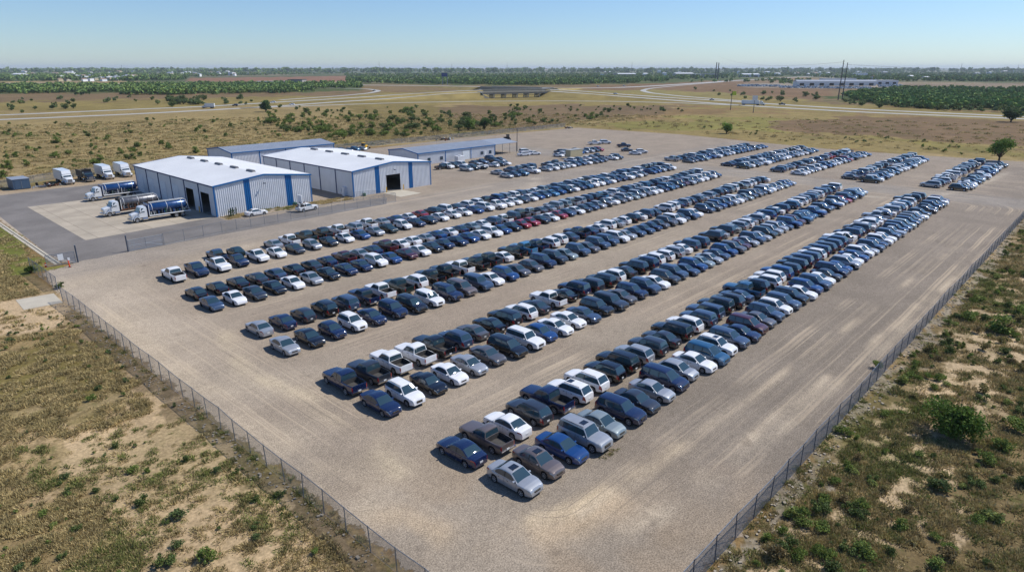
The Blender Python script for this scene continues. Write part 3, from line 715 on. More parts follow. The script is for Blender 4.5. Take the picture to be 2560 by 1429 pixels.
bk.inputs['Color1'].default_value = (1, 1, 1, 1); bk.inputs['Color2'].default_value = (.9, .9, .9, 1); bk.inputs['Mortar'].default_value = (.5, .48, .45, 1)
tc_ = m_.nodes.new('ShaderNodeTexCoord'); m_.links.new(tc_.outputs['Object'], bk.inputs['Vector']); pb = m_.nodes['Principled BSDF']; src = pb.inputs['Base Color'].links[0].from_socket
ml = m_.nodes.new('ShaderNodeVectorMath'); ml.operation = 'MULTIPLY'; m_.links.new(src, ml.inputs[0]); m_.links.new(bk.outputs['Color'], ml.inputs[1]); m_.links.new(ml.outputs[0], pb.inputs['Base Color'])
sheet('concrete_pad', [(32.8, 139.8), (57.2, 142.0), (58.4, 142.6), (58.4, 185), (46, 185.2), (33.2, 184.8)], .022, 'concrete', thick=.02)
sheet('concrete_apron', [(100.6, 139.7), (100.0, 131.4), (107.0, 131.8), (106.8, 139.7)], .022, 'concrete_pale', thick=.02)
sheet('concrete_walk', [(15.6, 103.6), (20.0, 103.2), (20.2, 108.6), (15.8, 109.2)], .03, 'concrete_pale', thick=.04)
g = MB(); g.box(24.9, 25.25, 125.5, 212, 0, .14, 'concrete_pale'); tag(g.build('kerb'), kind='structure')
g = MB(); g.box(24.35, 24.88, 125.5, 212, 0, .03, 'concrete_pale'); tag(g.build('gutter_strip'), kind='structure')
sheet('dry_grass_strip', wav((59.5, 141.6), (59, 139.2), 3, .1, 5)+wav((59, 138.6), (84, 139), 20, .5, 6)+[(84, 141.6)], .016, 'dry_verge') if 0 else None
# ------------------------------------------------------------------ highways
def strip(name, pts, w, m_='road_concrete', z0=.05, label=None):
    """pts: (u, v, z) pixels of the centre line read at height z"""
    P = [(*G(u, v, z), z) for u, v, z in pts]; Q = []
    for i in range(len(P)-1):
        for t in range(8): Q.append(tuple(P[i][k]+(P[i+1][k]-P[i][k])*t/8 for k in range(3)))
    Q.append(P[-1]); S_ = []
    for _ in range(6): Q = [Q[0]]+[tuple((Q[i-1][k]+Q[i][k]*2+Q[i+1][k])/4 for k in range(3)) for i in range(1, len(Q)-1)]+[Q[-1]]
    g = MB(); secs = []; emb = []
    for i, p in enumerate(Q):
        a_ = Q[max(i-1, 0)]; c = Q[min(i+1, len(Q)-1)]; dx, dy = c[0]-a_[0], c[1]-a_[1]; l = math.hypot(dx, dy); nx_, ny_ = -dy/l, dx/l
        secs.append([(p[0]-nx_*w/2, p[1]-ny_*w/2, p[2]+z0), (p[0]+nx_*w/2, p[1]+ny_*w/2, p[2]+z0)])
        if p[2] > .05:
            h = p[2]; o1 = w/2+1.2; o2 = o1+h*2.2
            emb.append([(p[0]-nx_*o2, p[1]-ny_*o2, -.1), (p[0]-nx_*o1, p[1]-ny_*o1, h), (p[0]+nx_*o1, p[1]+ny_*o1, h), (p[0]+nx_*o2, p[1]+ny_*o2, -.1)])
        elif len(emb) and emb[-1] is not None: emb.append(None)
    g.loft(secs, m_, cap=False); o = g.build(name); tag(o, kind='structure'); return Q, emb
mat('bank_grass', (146, 130, 82), .95, var=.22, scale=.06); MATS['bank_grass'].node_tree.nodes['Principled BSDF'].inputs['Specular IOR Level'].default_value = .1
allemb = []
ROADS = [
 ('highway', [(-700, 308, 0), (0, 288.5, 0), (322, 274, 0), (504, 267, 0), (689, 256, 0), (850, 246.5, 0), (984, 237.5, 2), (1110, 229.5, 5), (1200, 225.5, 6)], 10),
 ('highway', [(1370, 223.5, 6), (1450, 228, 5), (1539, 235, 2.4), (1710, 247, 0), (1777, 250, 0), (1901, 258.5, 0), (2137, 273, 0), (2516, 290, 0), (3000, 310, 0)], 10),
 ('highway', [(-700, 326, 0), (0, 299.5, 0), (322, 286, 0), (504, 276.5, 0), (689, 266, 0), (850, 254.5, 0), (984, 246, 1), (1110, 234.5, 5), (1200, 231, 6)], 10),
 ('highway', [(1370, 228, 6), (1450, 233, 5), (1539, 240, 2.4), (1710, 253, 0), (1851, 263.5, 0), (2137, 280, 0), (2516, 295.5, 0), (3000, 317, 0)], 10),
 ('frontage_road', [(600, 271, 0), (850, 262, 0), (1000, 257, 0), (1186, 253.5, 0), (1400, 252.5, 0), (1560, 254, 0), (1710, 258, 0), (1851, 263.8, 0)], 7),
 ('ramp', [(700, 219, 0), (850, 220.6, 0), (920, 222.5, 0), (950, 227, 0), (925, 233, 0), (850, 240, 0), (700, 250, 0)], 8),
 ('ramp', [(1820, 204, 0), (1710, 213, 0), (1625, 221, 0), (1604, 226.5, 0), (1625, 232.5, 0), (1710, 241.5, 0), (1860, 253, 0)], 8),
 ('highway', [(-700, 205, 0), (600, 211, 0), (850, 212.3, 0), (1060, 214.5, 0), (1216, 217, 5)], 22),
 ('highway', [(1370, 221, 5), (1440, 220.5, 0), (1538, 219.5, 0), (1620, 216, 0), (1710, 210.5, 0), (1834, 202, 0), (2000, 192.5, 0), (2100, 188, 0)], 22),
]
for nm, pts, w in ROADS:
    Q, emb = strip(nm, pts, w); allemb.append(emb)
g = MB()
for emb in allemb:
    run = []
    for e_ in emb+[None]:
        if e_ is None:
            if len(run) > 1: g.loft(run, 'bank_grass')
            run = []
        else: run.append([(x, y, z-.02) for x, y, z in e_])
tag(g.build('embankment'), kind='structure')
def overpass(name, a, b_, w, z, label, npier=5):
    ax, ay = G(*a, z); bx, by = G(*b_, z); d = Vector((bx-ax, by-ay, 0)); Lg = d.length; d.normalize(); nrm = Vector((-d.y, d.x, 0))
    o = empty(name, (ax, ay, 0), math.atan2(d.y, d.x), label, 'bridge', 'highway overpasses')
    g = MB(); g.box(0, Lg, -w/2, w/2, z-.2, z+.1, 'road_concrete'); g.build('deck', o)
    for s in (-1, 1):
        g = MB(); g.box(0, Lg, s*w/2-.2, s*w/2+.2, z-.2, z+1.0, 'concrete_pale'); g.build('parapet', o)
        g = MB(); g.box(0, Lg, s*(w/2-.8)-.3, s*(w/2-.8)+.3, z-1.8, z-.2, 'concrete_dark'); g.build('girder', o)
    for i in range(npier):
        x = Lg*(i+1)/(npier+1); g = MB()
        for yy_ in np.linspace(-w/2+1, w/2-1, 4): g.bar((x, yy_, 0), (x, yy_, z-2.2), .6, 'concrete_pale', 8)
        g.box(x-.7, x+.7, -w/2+.2, w/2-.2, z-2.4, z-1.8, 'concrete_pale'); g.build('pier', o)
    for x, s in ((0, 1), (Lg, -1)):
        g = MB(); g.loft([[(x-s*.5, y, 0), (x+s*z*1.5, y, 0), (x, y, z-1.8)] for y in (-w/2-1, w/2+1)], 'concrete_pale', closed=True); g.build('abutment', o)
overpass('overpass_bridge', (1200, 225.5), (1370, 223.5), 12, 6, 'rear span of the concrete highway overpass crossing a dip beside its twin')
overpass('overpass_bridge', (1200, 231.5), (1370, 228.3), 12, 6, 'nearest concrete highway overpass with pale parapet and rows of piers beneath')
overpass('overpass_bridge', (1216, 217), (1370, 221), 24, 5, 'wide dark flyover behind the pale highway overpass', 3)
# ------------------------------------------------------------------ fences
def fence(pts, h, label, step=3.05, mm='chain_link', group=None, post='galv', name='chain_link_fence', barb=False, jit=0.):
    o = empty(name, (*pts[0], 0), 0, label, 'fence', group); ox, oy = pts[0]; r = random.Random(int(ox*7+oy))
    V = []; Fs = []; UV = []; dist = 0; tops = []
    allp = []
    for i in range(len(pts)-1):
        (x1, y1), (x2, y2) = pts[i], pts[i+1]; l = math.hypot(x2-x1, y2-y1); n = max(1, round(l/step))
        allp += [(x1+(x2-x1)*t/n-ox, y1+(y2-y1)*t/n-oy, l/n) for t in range(n)]
    allp.append((pts[-1][0]-ox, pts[-1][1]-oy, 0))
    bend = [(x+r.uniform(-jit, jit), y+r.uniform(-jit, jit)) for x, y, _ in allp]
    for i in range(len(allp)-1):
        a = len(V); x, y, l = allp[i]; x2, y2, _ = allp[i+1]; tx, ty = bend[i]; tx2, ty2 = bend[i+1]
        V += [(x, y, .03), (x2, y2, .03), (tx2, ty2, h-.04), (tx, ty, h-.04)]; Fs.append((a, a+1, a+2, a+3)); UV += [(dist, 0), (dist+l, 0), (dist+l, h), (dist, h)]; dist += l
    me = bpy.data.meshes.new('mesh_panel'); me.from_pydata(V, [], Fs); me.materials.append(MATS[mm])
    uv = me.uv_layers.new(name='UVMap'); uv.data.foreach_set('uv', [c for p in UV for c in p]); link('mesh_panel', me, o)
    g = MB()
    for i in range(len(allp)-1): g.bar((*bend[i], h), (*bend[i+1], h), .032, post, 5)
    for i in range(len(allp)-1): g.bar((allp[i][0], allp[i][1], .06), (allp[i+1][0], allp[i+1][1], .06), .012, post, 4)
    g.build('top_rail', o)
    step_ = 1; posts = []
    for i, (x, y, _) in enumerate(allp):
        g = MB(); thick = .05 if (i in (0, len(allp)-1)) else .036
        g.bar((x, y, 0), (bend[i][0], bend[i][1], h+.06), thick, post, 6)
        if barb: g.bar((bend[i][0], bend[i][1], h), (bend[i][0]-.12, bend[i][1]-.2, h+.35), .018, post, 4)
        posts.append(g)
    for i, g in enumerate(posts):
        if i < 95: g.build('post', o)
    if len(posts) > 95:
        gg = MB()
        for g in posts[95:]: gg.add(g.v, g.f, post)
        tag(gg.build('post', o), kind='stuff')
    return o
fence([(20.2, 103.9), (20.1, 60), (19.9, 40), (19.8, 14.2)], 2.1, 'chain-link fence along the left edge of the gravel lot beside the sandy field', 2.75, jit=.09)
fence([(19.8, 14.2), (100, 14.2), (175, 13.9), (285, 13.6)], 2.05, 'long chain-link fence along the right edge of the gravel lot beside the green weeds', 3.0, mm='chain_link_dense', post='post_dark', barb=True, jit=.06)
fence([(20.9, 124.6), (21.0, 109.8)], 2.1, 'short chain-link fence section beside the concrete walk and orange post', 2.4, jit=.03)
fence([(41.6, 125.6), (45.4, 126.1), (53, 127.2), (68, 127.6), (84.8, 127.8), (95.5, 127.4), (94.0, 134.5), (89, 135.5)], 2.1, 'chain-link fence in front of the two white-roofed sheds', 3.3, mm='chain_link_thin')
fence([(24, 214.5), (46, 226), (60, 229), (170.8, 230), (224, 228.6), (288, 229)], 2.0, 'long chain-link fence behind the sheds bordering the scrubland', 3.2, jit=.05)
def gate(x0, y0, x1, y1, h, label, sign=False):
    d = Vector((x1-x0, y1-y0, 0)); Lg = d.length; o = empty('gate', (x0, y0, 0), math.atan2(d.y, d.x), label, 'gate')
    g = MB()
    for a, b_ in (((.1, .12), (Lg-.1, .12)), ((.1, h), (Lg-.1, h)), ((.1, .12), (.1, h)), ((Lg-.1, .12), (Lg-.1, h)), ((.1, h*.5), (Lg-.1, h*.5)), ((Lg*.5, .12), (Lg*.5, h)), ((.1, h*.98), (Lg*.5, .14)), ((Lg*.5, h*.5), (Lg-.1, .14))):
        g.bar((a[0], 0, a[1]), (b_[0], 0, b_[1]), .035, 'galv', 6)
    g.build('frame', o)
    me = bpy.data.meshes.new('mesh_panel'); me.from_pydata([(.1, 0, .12), (Lg-.1, 0, .12), (Lg-.1, 0, h), (.1, 0, h)], [], [(0, 1, 2, 3)]); me.materials.append(MATS['chain_link'])
    uv = me.uv_layers.new(name='UVMap'); uv.data.foreach_set('uv', [0, 0, Lg, 0, Lg, h, 0, h]); link('mesh_panel', me, o)
    if sign:
        g = MB(); g.box(Lg*.42, Lg*.60, -.06, -.045, h*.42, h*.95, 'sign_white'); s = g.build('notice_board', o)
        g = MB()
        for k in range(5): g.box(Lg*.44, Lg*.44+Lg*(.14-.02*(k % 2)), -.065, -.06, h*.50+k*h*.08, h*.515+k*h*.08, 'black_trim')
        g.build('notice_lines', s) if 0 else None
        g = MB(); g.box(Lg*.72, Lg*.80, -.06, -.045, h*.30, h*.55, 'sign_white'); g.build('notice_board', o)
    return o
gate(23.0, 124.5, 27.2, 124.1, 1.95, 'small open metal gate with white notices beside the orange post', True)
gate(35.5, 125.2, 41.5, 125.6, 2.0, 'wide galvanised gate leaf at the left end of the shed fence')
for x, y, h, lab in ((27.4, 124.1, 2.9, 'thick galvanised gate post right of the small gate'), (35.4, 125.2, 2.9, 'thick galvanised gate post left of the wide gate leaf')):
    g = MB(); g.bar((0, 0, 0), (0, 0, h), .11, 'post_dark', 10); g.bar((0, 0, h), (0, 0, h+.05), .13, 'galv', 10); tag(g.build('gate_post', loc=(x, y, 0)), lab, 'post')
ox, oy = G(171, 668); 
o = empty('marker_post', (*G(174.5, 667.5), 0), 0, 'tall orange marker post standing on dirt beside the small gate', 'marker post')
g = MB(); g.bar((0, 0, .06), (-.05, 0, 1.15), .10, 'safety_orange', 10, .075); g.build('post', o); g = MB(); g.bar((0, 0, 0), (0, 0, .07), .24, 'black_trim', 10); g.build('base', o)
g = MB(); g.bar((0, 0, 0), (0, 0, .75), .16, 'safety_orange', 8, .05); g.bar((0, 0, .3), (0, 0, .45), .13, 'sign_white', 8, .10); tag(g.build('traffic_cone', loc=(*G(115, 667), 0)), 'red and white cone against the short fence by the small gate', 'cone')
# ------------------------------------------------------------------ metal buildings
def ribbed(g, p0, p1, zt, m_, openings=(), pitch=.46, depth=.08, blue=None, gb=None, out=1):
    """ribbed sheet wall from p0 to p1, top height zt(t metres); openings (t0,t1,z0,z1)"""
    d = Vector((p1[0]-p0[0], p1[1]-p0[1], 0)); Lg = d.length; d.normalize(); n = Vector((d.y, -d.x, 0))*out
    ts = set([0., Lg])
    k = 0
    while k*pitch < Lg:
        for q in (0, .55, .68, .87): ts.add(min(Lg, k*pitch+q*pitch))
        k += 1
    for o_ in openings: ts |= {o_[0], o_[1]}
    ts = sorted(ts)
    def off(t):
        q = (t/pitch) % 1; return depth*(0 if q < .56 else (q-.55)/.13 if q < .68 else 1 if q < .87 else (1-q)/.13)
    for i in range(len(ts)-1):
        a, b_ = ts[i], ts[i+1]; tm = (a+b_)/2; segs = [(0., None)]
        for o_ in openings:
            if o_[0] <= tm <= o_[1]: segs = ([(0., o_[2])] if o_[2] > .05 else [])+[(o_[3], None)]
        isb = blue and any(x0 <= tm <= x1 for x0, x1 in blue); tgt = gb if isb else g; mm = 'blue_trim' if isb else m_
        for z0, z1 in segs:
            P = []
            for t, top in ((a, 0), (b_, 0), (b_, 1), (a, 1)):
                zz = (zt(t) if z1 is None else z1) if top else z0
                p = Vector((p0[0], p0[1], 0))+d*t+n*off(t if t not in (a,) else a); P.append((p.x, p.y, zz))
            tgt.add(P, [(0, 1, 2, 3)], mm)
def shed(name, X0, X1, Y0, Y1, eave, ridge, axis, label, roofm, wallm, front_open=(), side_open=(), blue=(), bays=6, vents=5, plain_side=True, blue_side=True):
    """axis 'y': ridge runs along y, gable faces -y and +y; axis 'x': ridge along x, gable faces -x"""
    o = empty(name, (X0, Y0, 0), 0, label, 'metal building'); W = X1-X0; D = Y1-Y0
    gab = (lambda t: eave+(ridge-eave)*(1-abs(t-W/2)/(W/2))) if axis == 'y' else (lambda t: eave+(ridge-eave)*(1-abs(t-D/2)/(D/2)))
    flat = lambda t: eave
    g = MB(); gb = MB(); tr = MB()
    zf = gab if axis == 'y' else flat; zs = flat if axis == 'y' else gab
    ribbed(g, (0, 0), (W, 0), zf, wallm, front_open, blue=blue, gb=gb); g.build('front_wall', o)
    if gb.f: gb.build('blue_panel', o)
    for nm, p0, p1, z, op, out in (('left_wall', (0, 0), (0, D), zs, side_open, -1), ('right_wall', (W, 0), (W, D), zs, (), 1), ('rear_wall', (0, D), (W, D), zf, (), -1)):
        g = MB(); ribbed(g, p0, p1, z, 'metal_wall_plain' if plain_side else wallm, op, pitch=.9, depth=.03, out=out); g.build(nm, o)
    # roof with overhang and thickness, standing seams
    e = .25; g = MB(); s = (ridge-eave)/((W if axis == 'y' else D)/2); th = .12
    if axis == 'y':
        sec = lambda y: [(-e, y, eave-s*e+.03), (W/2, y, ridge+.03), (W+e, y, eave-s*e+.03), (W+e, y, eave-s*e+.03+th), (W/2, y, ridge+.03+th), (-e, y, eave-s*e+.03+th)]
        g.loft([sec(-e), sec(D+e)], roofm, closed=True)
        for k in range(1, int(D/1.2)):
            y = k*1.2
            for sg in (0, 1):
                xa, xb = (-e, W/2-.1) if sg == 0 else (W+e, W/2+.1); g.add([(xa, y-.02, eave-s*e+.15), (xa, y, eave-s*e+.19), (xa, y+.02, eave-s*e+.15), (xb, y-.02, ridge+.14), (xb, y, ridge+.18), (xb, y+.02, ridge+.14)], [(0, 1, 4, 3), (1, 2, 5, 4)], roofm)
    else:
        sec = lambda x: [(x, -e, eave-s*e+.03), (x, D/2, ridge+.03), (x, D+e, eave-s*e+.03), (x, D+e, eave-s*e+.03+th), (x, D/2, ridge+.03+th), (x, -e, eave-s*e+.03+th)]
        g.loft([sec(-e), sec(W+e)], roofm, closed=True)
        for k in range(1, int(W/.9)):
            x = k*.9; g.add([(x-.02, -e, eave-s*e+.15), (x, -e, eave-s*e+.19), (x+.02, -e, eave-s*e+.15), (x-.02, D/2, ridge+.14), (x, D/2, ridge+.18), (x+.02, D/2, ridge+.14)], [(0, 1, 4, 3), (1, 2, 5, 4)], roofm)
    rf = g.build('roof', o)
    for i in range(vents):
        q = (i+.7)/(vents+.6); g = MB()
        if axis == 'y': g.loft([[(W/2-.45, D*q+dy, ridge+.10), (W/2-.3, D*q+dy, ridge+.52), (W/2+.3, D*q+dy, ridge+.52), (W/2+.45, D*q+dy, ridge+.10)] for dy in (-1.5, 1.5)], 'vent_grey')
        else: g.loft([[(W*q+dx, D/2-.4, ridge+.1), (W*q+dx, D/2-.25, ridge+.5), (W*q+dx, D/2+.25, ridge+.5), (W*q+dx, D/2+.4, ridge+.1)] for dx in (-1, 1)], 'vent_grey')
        g.build('ridge_vent', rf)
    t = MB()                                                  # corner posts, eave and rake trim
    c = .12
    for x, y in ((0, 0), (W, 0), (0, D), (W, D)): t.box(x-c, x+c, y-c, y+c, 0, eave-.02, 'blue_trim')
    if axis == 'y':
        for y in (-e-.03, D+e+.03):
            t.loft([[(x, y-.03, z), (x, y+.03, z), (x, y+.03, z+.34), (x, y-.03, z+.34)] for x, z in ((-e-.02, eave-s*e-.15), (W/2, ridge-.15), (W+e+.02, eave-s*e-.15))], 'blue_trim', closed=True)
        for x in (-e-.04, W+e+.04): t.box(x-.05, x+.05, -e, D+e, eave-s*e-.14, eave-s*e+.12, 'blue_dark')
    else:
        for x in (-e-.03, W+e+.03):
            t.loft([[(x-.03, y, z), (x+.03, y, z), (x+.03, y, z+.34), (x-.03, y, z+.34)] for y, z in ((-e-.02, eave-s*e-.15), (D/2, ridge-.15), (D+e+.02, eave-s*e-.15))], 'blue_trim', closed=True)
        for y in (-e-.04, D+e+.04): t.box(-e, W+e, y-.05, y+.05, eave-s*e-.14, eave-s*e+.14, 'blue_trim')
    t.build('trim', o)
    for i in range(1, bays):
        q = i/bays; g = MB()
        g.box(-.14, .04, D*q-.13, D*q+.13, 0, eave-.2, 'blue_dark') if axis == 'y' else g.box(W*q-.13, W*q+.13, -.14, .04, 0, eave-.2, 'blue_trim')
        g.build('downpipe', o)
    g = MB(); g.poly([(.3, .3, .03), (W-.3, .3, .03), (W-.3, D-.3, .03), (.3, D-.3, .03)], 'concrete_dark'); g.build('floor', o)
    return o
A = shed('metal_building', 58.5, 81.5, 141.8, 188.5, 6.6, 7.9, 'y', 'large white-roofed metal shed with two blue wall stripes and tank trucks alongside', 'roof_white', 'metal_wall',
     side_open=((2.8, 7.0, 0, 4.7), (11., 15.0, 0, 4.7)), blue=((6.6, 8.1), (16.6, 18.1)), bays=6)
B = shed('metal_building', 92., 117., 139.8, 185, 6.3, 7.5, 'y', 'white-roofed metal shed with a dark open doorway in its striped gable', 'roof_white', 'metal_wall',
     front_open=((10.1, 14.6, 0, 4.3),), blue=((6.7, 8.1), (17.4, 18.8)), bays=6)
Cc = shed('metal_building', 88.3, 123.5, 197.5, 214., 6.4, 7.4, 'x', 'long low metal shed with a blue-grey roof behind the white-roofed sheds', 'roof_grey', 'metal_wall', bays=4, vents=0)
Dd = shed('metal_building', 138.5, 174.5, 171.5, 187., 3.9, 4.9, 'x', 'small grey-roofed metal building with blue windows and an attached carport', 'roof_grey', 'metal_wall', bays=3, vents=0,
     front_open=((19.8, 23.4, 0, 3.2),))
def panel(par, nm, x0, x1, y, z0, z1, m_, d=.06, side=False):
    g = MB()
    if side: g.box(y-d, y+.02, x0, x1, z0, z1, m_)
    else: g.box(x0, x1, y-d, y+.02, z0, z1, m_)
    return g.build(nm, par)
for i, (a_, b_) in enumerate(((19.5, 23.0), (27.0, 30.5), (35, 38.5), (42, 44.5))): panel(A, 'roller_door', a_, b_, -.04, 0, 4.5, 'door_white', side=True)
w = panel(A, 'door', 16.6, 17.6, -.04, 0, 2.1, 'door_white', side=True); panel(w, 'door_window', 16.8, 17.4, -.12, 1.1, 1.8, 'glass', .02, True)
panel(B, 'roller_door', 20, 24, -.04, 0, 4.4, 'metal_wall_plain', side=True)
for x in (4., 9.5, 28.8, 33.): 
    w = panel(Dd, 'window', x, x+1.3, -.07, 1.0, 2.1, 'blue_dark'); panel(w, 'pane', x+.12, x+1.18, -.135, 1.12, 1.98, 'glass', .015)
w = panel(Dd, 'door', 30.6, 31.6, -.07, 0, 2.1, 'door_white'); w = panel(Dd, 'roller_door', 19.9, 23.3, -.02, 0, 3.15, 'door_white')
for par, x, z in ((A, 11.2, 6.2), (B, 12.4, 5.7)):
    g = MB(); g.bar((x, -.05, z), (x, -.75, z-.1), .04, 'post_dark', 6); g.box(x-.2, x+.2, -1.05, -.65, z-.22, z-.06, 'post_dark'); g.build('wall_lamp', par)
g = MB(); g.box(-.75, 0, 3., 4.2, 0, 2.2, 'metal_wall'); g.box(-.8, -.1, 4.4, 4.8, .9, 1.7, 'door_white'); g.build('wall_cabinet', B)
# carport attached to the right-hand end
o = empty('carport', (175., 171.5, 0), 0, 'open-sided carport with a grey roof on thin posts at the end of the small building', 'carport')
g = MB(); g.loft([[(x, 0, 3.85), (x, 7.75, 4.85), (x, 15.5, 3.85), (x, 15.5, 3.97), (x, 7.75, 4.97), (x, 0, 3.97)] for x in (-.2, 12)], 'roof_grey', closed=True); g.build('roof', o)
for x in (.2, 4, 8, 11.7):
    for y in (.3, 15.2): g = MB(); g.bar((x, y, 0), (x, y, 3.85), .07, 'post_dark', 6); g.build('post', o)
# props by the sheds
def prop(name, boxes, loc, rz, label, cat):
    o = empty(name, (*loc, 0), rz, label, cat)
    for nm, fn in boxes: g = MB(); fn(g); g.build(nm, o)
    return o
for x, y, lab in ((58.0, 149.5, 'yellow bollard at the left shed doorway beside the nearest tank truck'), (101.6, 139.2, 'left yellow bollard of the dark gable doorway'), (107.1, 139.2, 'right yellow bollard of the dark gable doorway')):
    g = MB(); g.bar((0, 0, 0), (0, 0, 1.35), .11, 'safety_yellow', 10); g.bar((0, 0, 1.35), (0, 0, 1.42), .08, 'safety_yellow', 10); tag(g.build('bollard', loc=(x, y, 0)), lab, 'bollard')
prop('air_conditioner', [('casing', lambda g: g.box(-1.6, 1.6, -.9, .9, .1, 1.9, 'metal_wall')), ('fan_grille', lambda g: g.bar((0, 0, 1.9), (0, 0, 2.15), .6, 'metal_wall_plain', 12)), ('base', lambda g: g.box(-1.7, 1.7, -1., 1., 0, .1, 'concrete_dark'))], (154.8, 169.), 0, 'grey cooling unit in front of the small grey-roofed building', 'air conditioner')
def cont(g):
    g.box(-1.9, 1.9, -3., 3., .12, 2.7, 'container')
prop('storage_container', [('body', cont), ('roof', lambda g: g.box(-2., 2., -3.1, 3.1, 2.703, 2.80, 'roof_grey')), ('door', lambda g: g.box(-1.5, 1.5, -3.05, -3., .2, 2.5, 'container')), ('door', lambda g: g.box(-.05, .05, -3.09, -3.05, .2, 2.5, 'galv')), ('skid', lambda g: g.box(-1.7, 1.7, -2.8, 2.8, 0, .12, 'rust'))], (38.2, 216.5), .02, 'blue-grey storage container at the far left of the yard', 'container')
# junk heaps: each one lump of scrap
def scrap(loc, n, s, seed, label, name='scrap_pile'):
    r = random.Random(seed); g = MB()
    for _ in range(n):
        M = Matrix.Translation((r.gauss(0, s), r.gauss(0, s*.5), r.uniform(.1, .7))) @ Matrix.Rotation(r.uniform(0, 6), 4, (r.random(), r.random(), r.random()))
        a_, b_, c_ = r.uniform(.08, .8), r.uniform(.05, .3), r.uniform(.03, .25); g.box(-a_, a_, -b_, b_, -c_, c_, r.choice(['rust', 'black_trim', 'galv', 'tyre', 'tarp_grey', 'rust']), M)
    return tag(g.build(name, loc=(*loc, 0)), label, 'scrap')
scrap((43.6, 213.5), 45, 1.3, 1, 'heap of dark scrap metal between the blue-grey container and the box trucks')
scrap((199, 226), 45, 1.6, 2, 'low dark heap of wreckage beside the back fence')
scrap((283, 222.5), 30, 1.2, 3, 'pale scrap pile at the far corner of the lot')
scrap((69.5, 189.8), 25, 1., 5, 'tangle of scrap metal behind the left white-roofed shed')
scrap((129, 217), 40, 1.5, 6, 'heap of parts beside the trailer frames behind the sheds')
# cactus clump by the shed corner
r = random.Random(4); g = MB()
for _ in range(9):
    x, y, hh = r.uniform(-1., 1.), r.uniform(-.4, .4), r.uniform(.9, 2.1); g.bar((x, y, 0), (x+r.uniform(-.1, .1), y, hh), .12, 'cactus', 8, .09)
    if r.random() < .6: g.bar((x, y, hh*.5), (x+.35, y, hh*.75), .07, 'cactus', 6)
tag(g.build('cactus', loc=(61.2, 140.1, 0)), 'clump of tall dark cactus at the corner of the left shed', 'cactus')
# ------------------------------------------------------------------ special vehicles
def wheels(o, pos, r, w, y, dual=False):
    for x in pos:
        for sg in (1, -1):
            t, g = wheel_mb(r, w*(1.9 if dual and x != pos[0] else 1)); a_ = t.build('wheel', o, 35); a_.location = (x, sg*y, r); a_.rotation_euler = (0, 0, 0 if sg > 0 else math.pi); g.build('rim', a_)
def cab_parts(o, x, paint='truck_white', high=True):
    """conventional truck cab, nose at x"""
    g = MB(); W = 1.12
    def sec(xx, w, z0, z1, c=.12): return [(xx, -w, z0), (xx, -w, z1-c), (xx, -w+c*1.2, z1), (xx, w-c*1.2, z1), (xx, w, z1-c), (xx, w, z0)]
    g.loft([sec(x-.02, .70, .75, 1.55), sec(x-.12, .82, .72, 1.68), sec(x-.9, .92, .85, 1.85), sec(x-1.65, 1.02, .9, 1.98)], paint, closed=True)
    g.build('hood', o, 40)
    for s in (1, -1):
        g = MB(); n = 9; r = .68; xc = x-1.05
        g.loft([[(xc+r*math.cos(t)*1., s*.86, .5+r*math.sin(t)), (xc+r*math.cos(t)*1., s*1.2, .5+r*math.sin(t)*.96), (xc+(r-.08)*math.cos(t), s*1.2, .5+(r-.08)*math.sin(t)*.96)] for t in [math.pi*k/n for k in range(n+1)]], paint, cap=False); g.build('fender', o, 50)
        g = MB(); g.box(x-.25, x-.06, s*.78-.13, s*.78+.13, 1.02, 1.3, 'lamp_clear'); g.build('headlight', o)
        g = MB(); g.box(x-1.75, x-1.67, s*1.35-.12, s*1.35+.12, 1.75, 2.35, 'black_trim'); g.bar((x-1.72, s*1.1, 2.2), (x-1.72, s*1.3, 2.2), .02, 'black_trim', 4); g.build('mirror', o)
        g = MB(); g.bar((x-2.2, s*1.0, .62), (x-3.2, s*1.0, .62), .30, 'chrome', 12); g.build('fuel_tank', o, 40)
    g = MB(); g.box(x-.06, x+.03, -.55, .55, .85, 1.5, 'chrome'); g.build('grille', o)
    g = MB(); g.box(x-.15, x+.2, -1.18, 1.18, .45, .78, 'chrome'); g.build('bumper', o)
    zr = 2.95 if high else 2.7
    g = MB()
    g.loft([[(x-1.55, y*1.04, .95), (x-1.65, y*1.04, 1.95), (x-2.05, y*.96, zr-.12), (x-2.35, y*.92, zr), (x-3.15, y*.95, zr), (x-3.25, y*1.04, zr-.3), (x-3.25, y*1.04, .95)] for y in (-1.1, 1.1)], paint, closed=True); g.build('cab', o)
    g = MB(); g.add([(x-1.655, -1.0, 1.99), (x-1.655, 1.0, 1.99), (x-2.04, .93, zr-.2), (x-2.04, -.93, zr-.2)], [(0, 1, 2, 3)], 'glass')
    for v_ in range(len(g.v)): g.v[v_] = (g.v[v_][0]+.02, g.v[v_][1], g.v[v_][2]+.01)
    g.build('windshield', o)
    for s in (1, -1): g = MB(); g.add([(x-1.95, s*1.16, 1.9), (x-2.75, s*1.16, 1.9), (x-2.75, s*1.09, zr-.25), (x-2.2, s*1.09, zr-.25)], [(0, 1, 2, 3)], 'glass'); g.build('side_window', o)
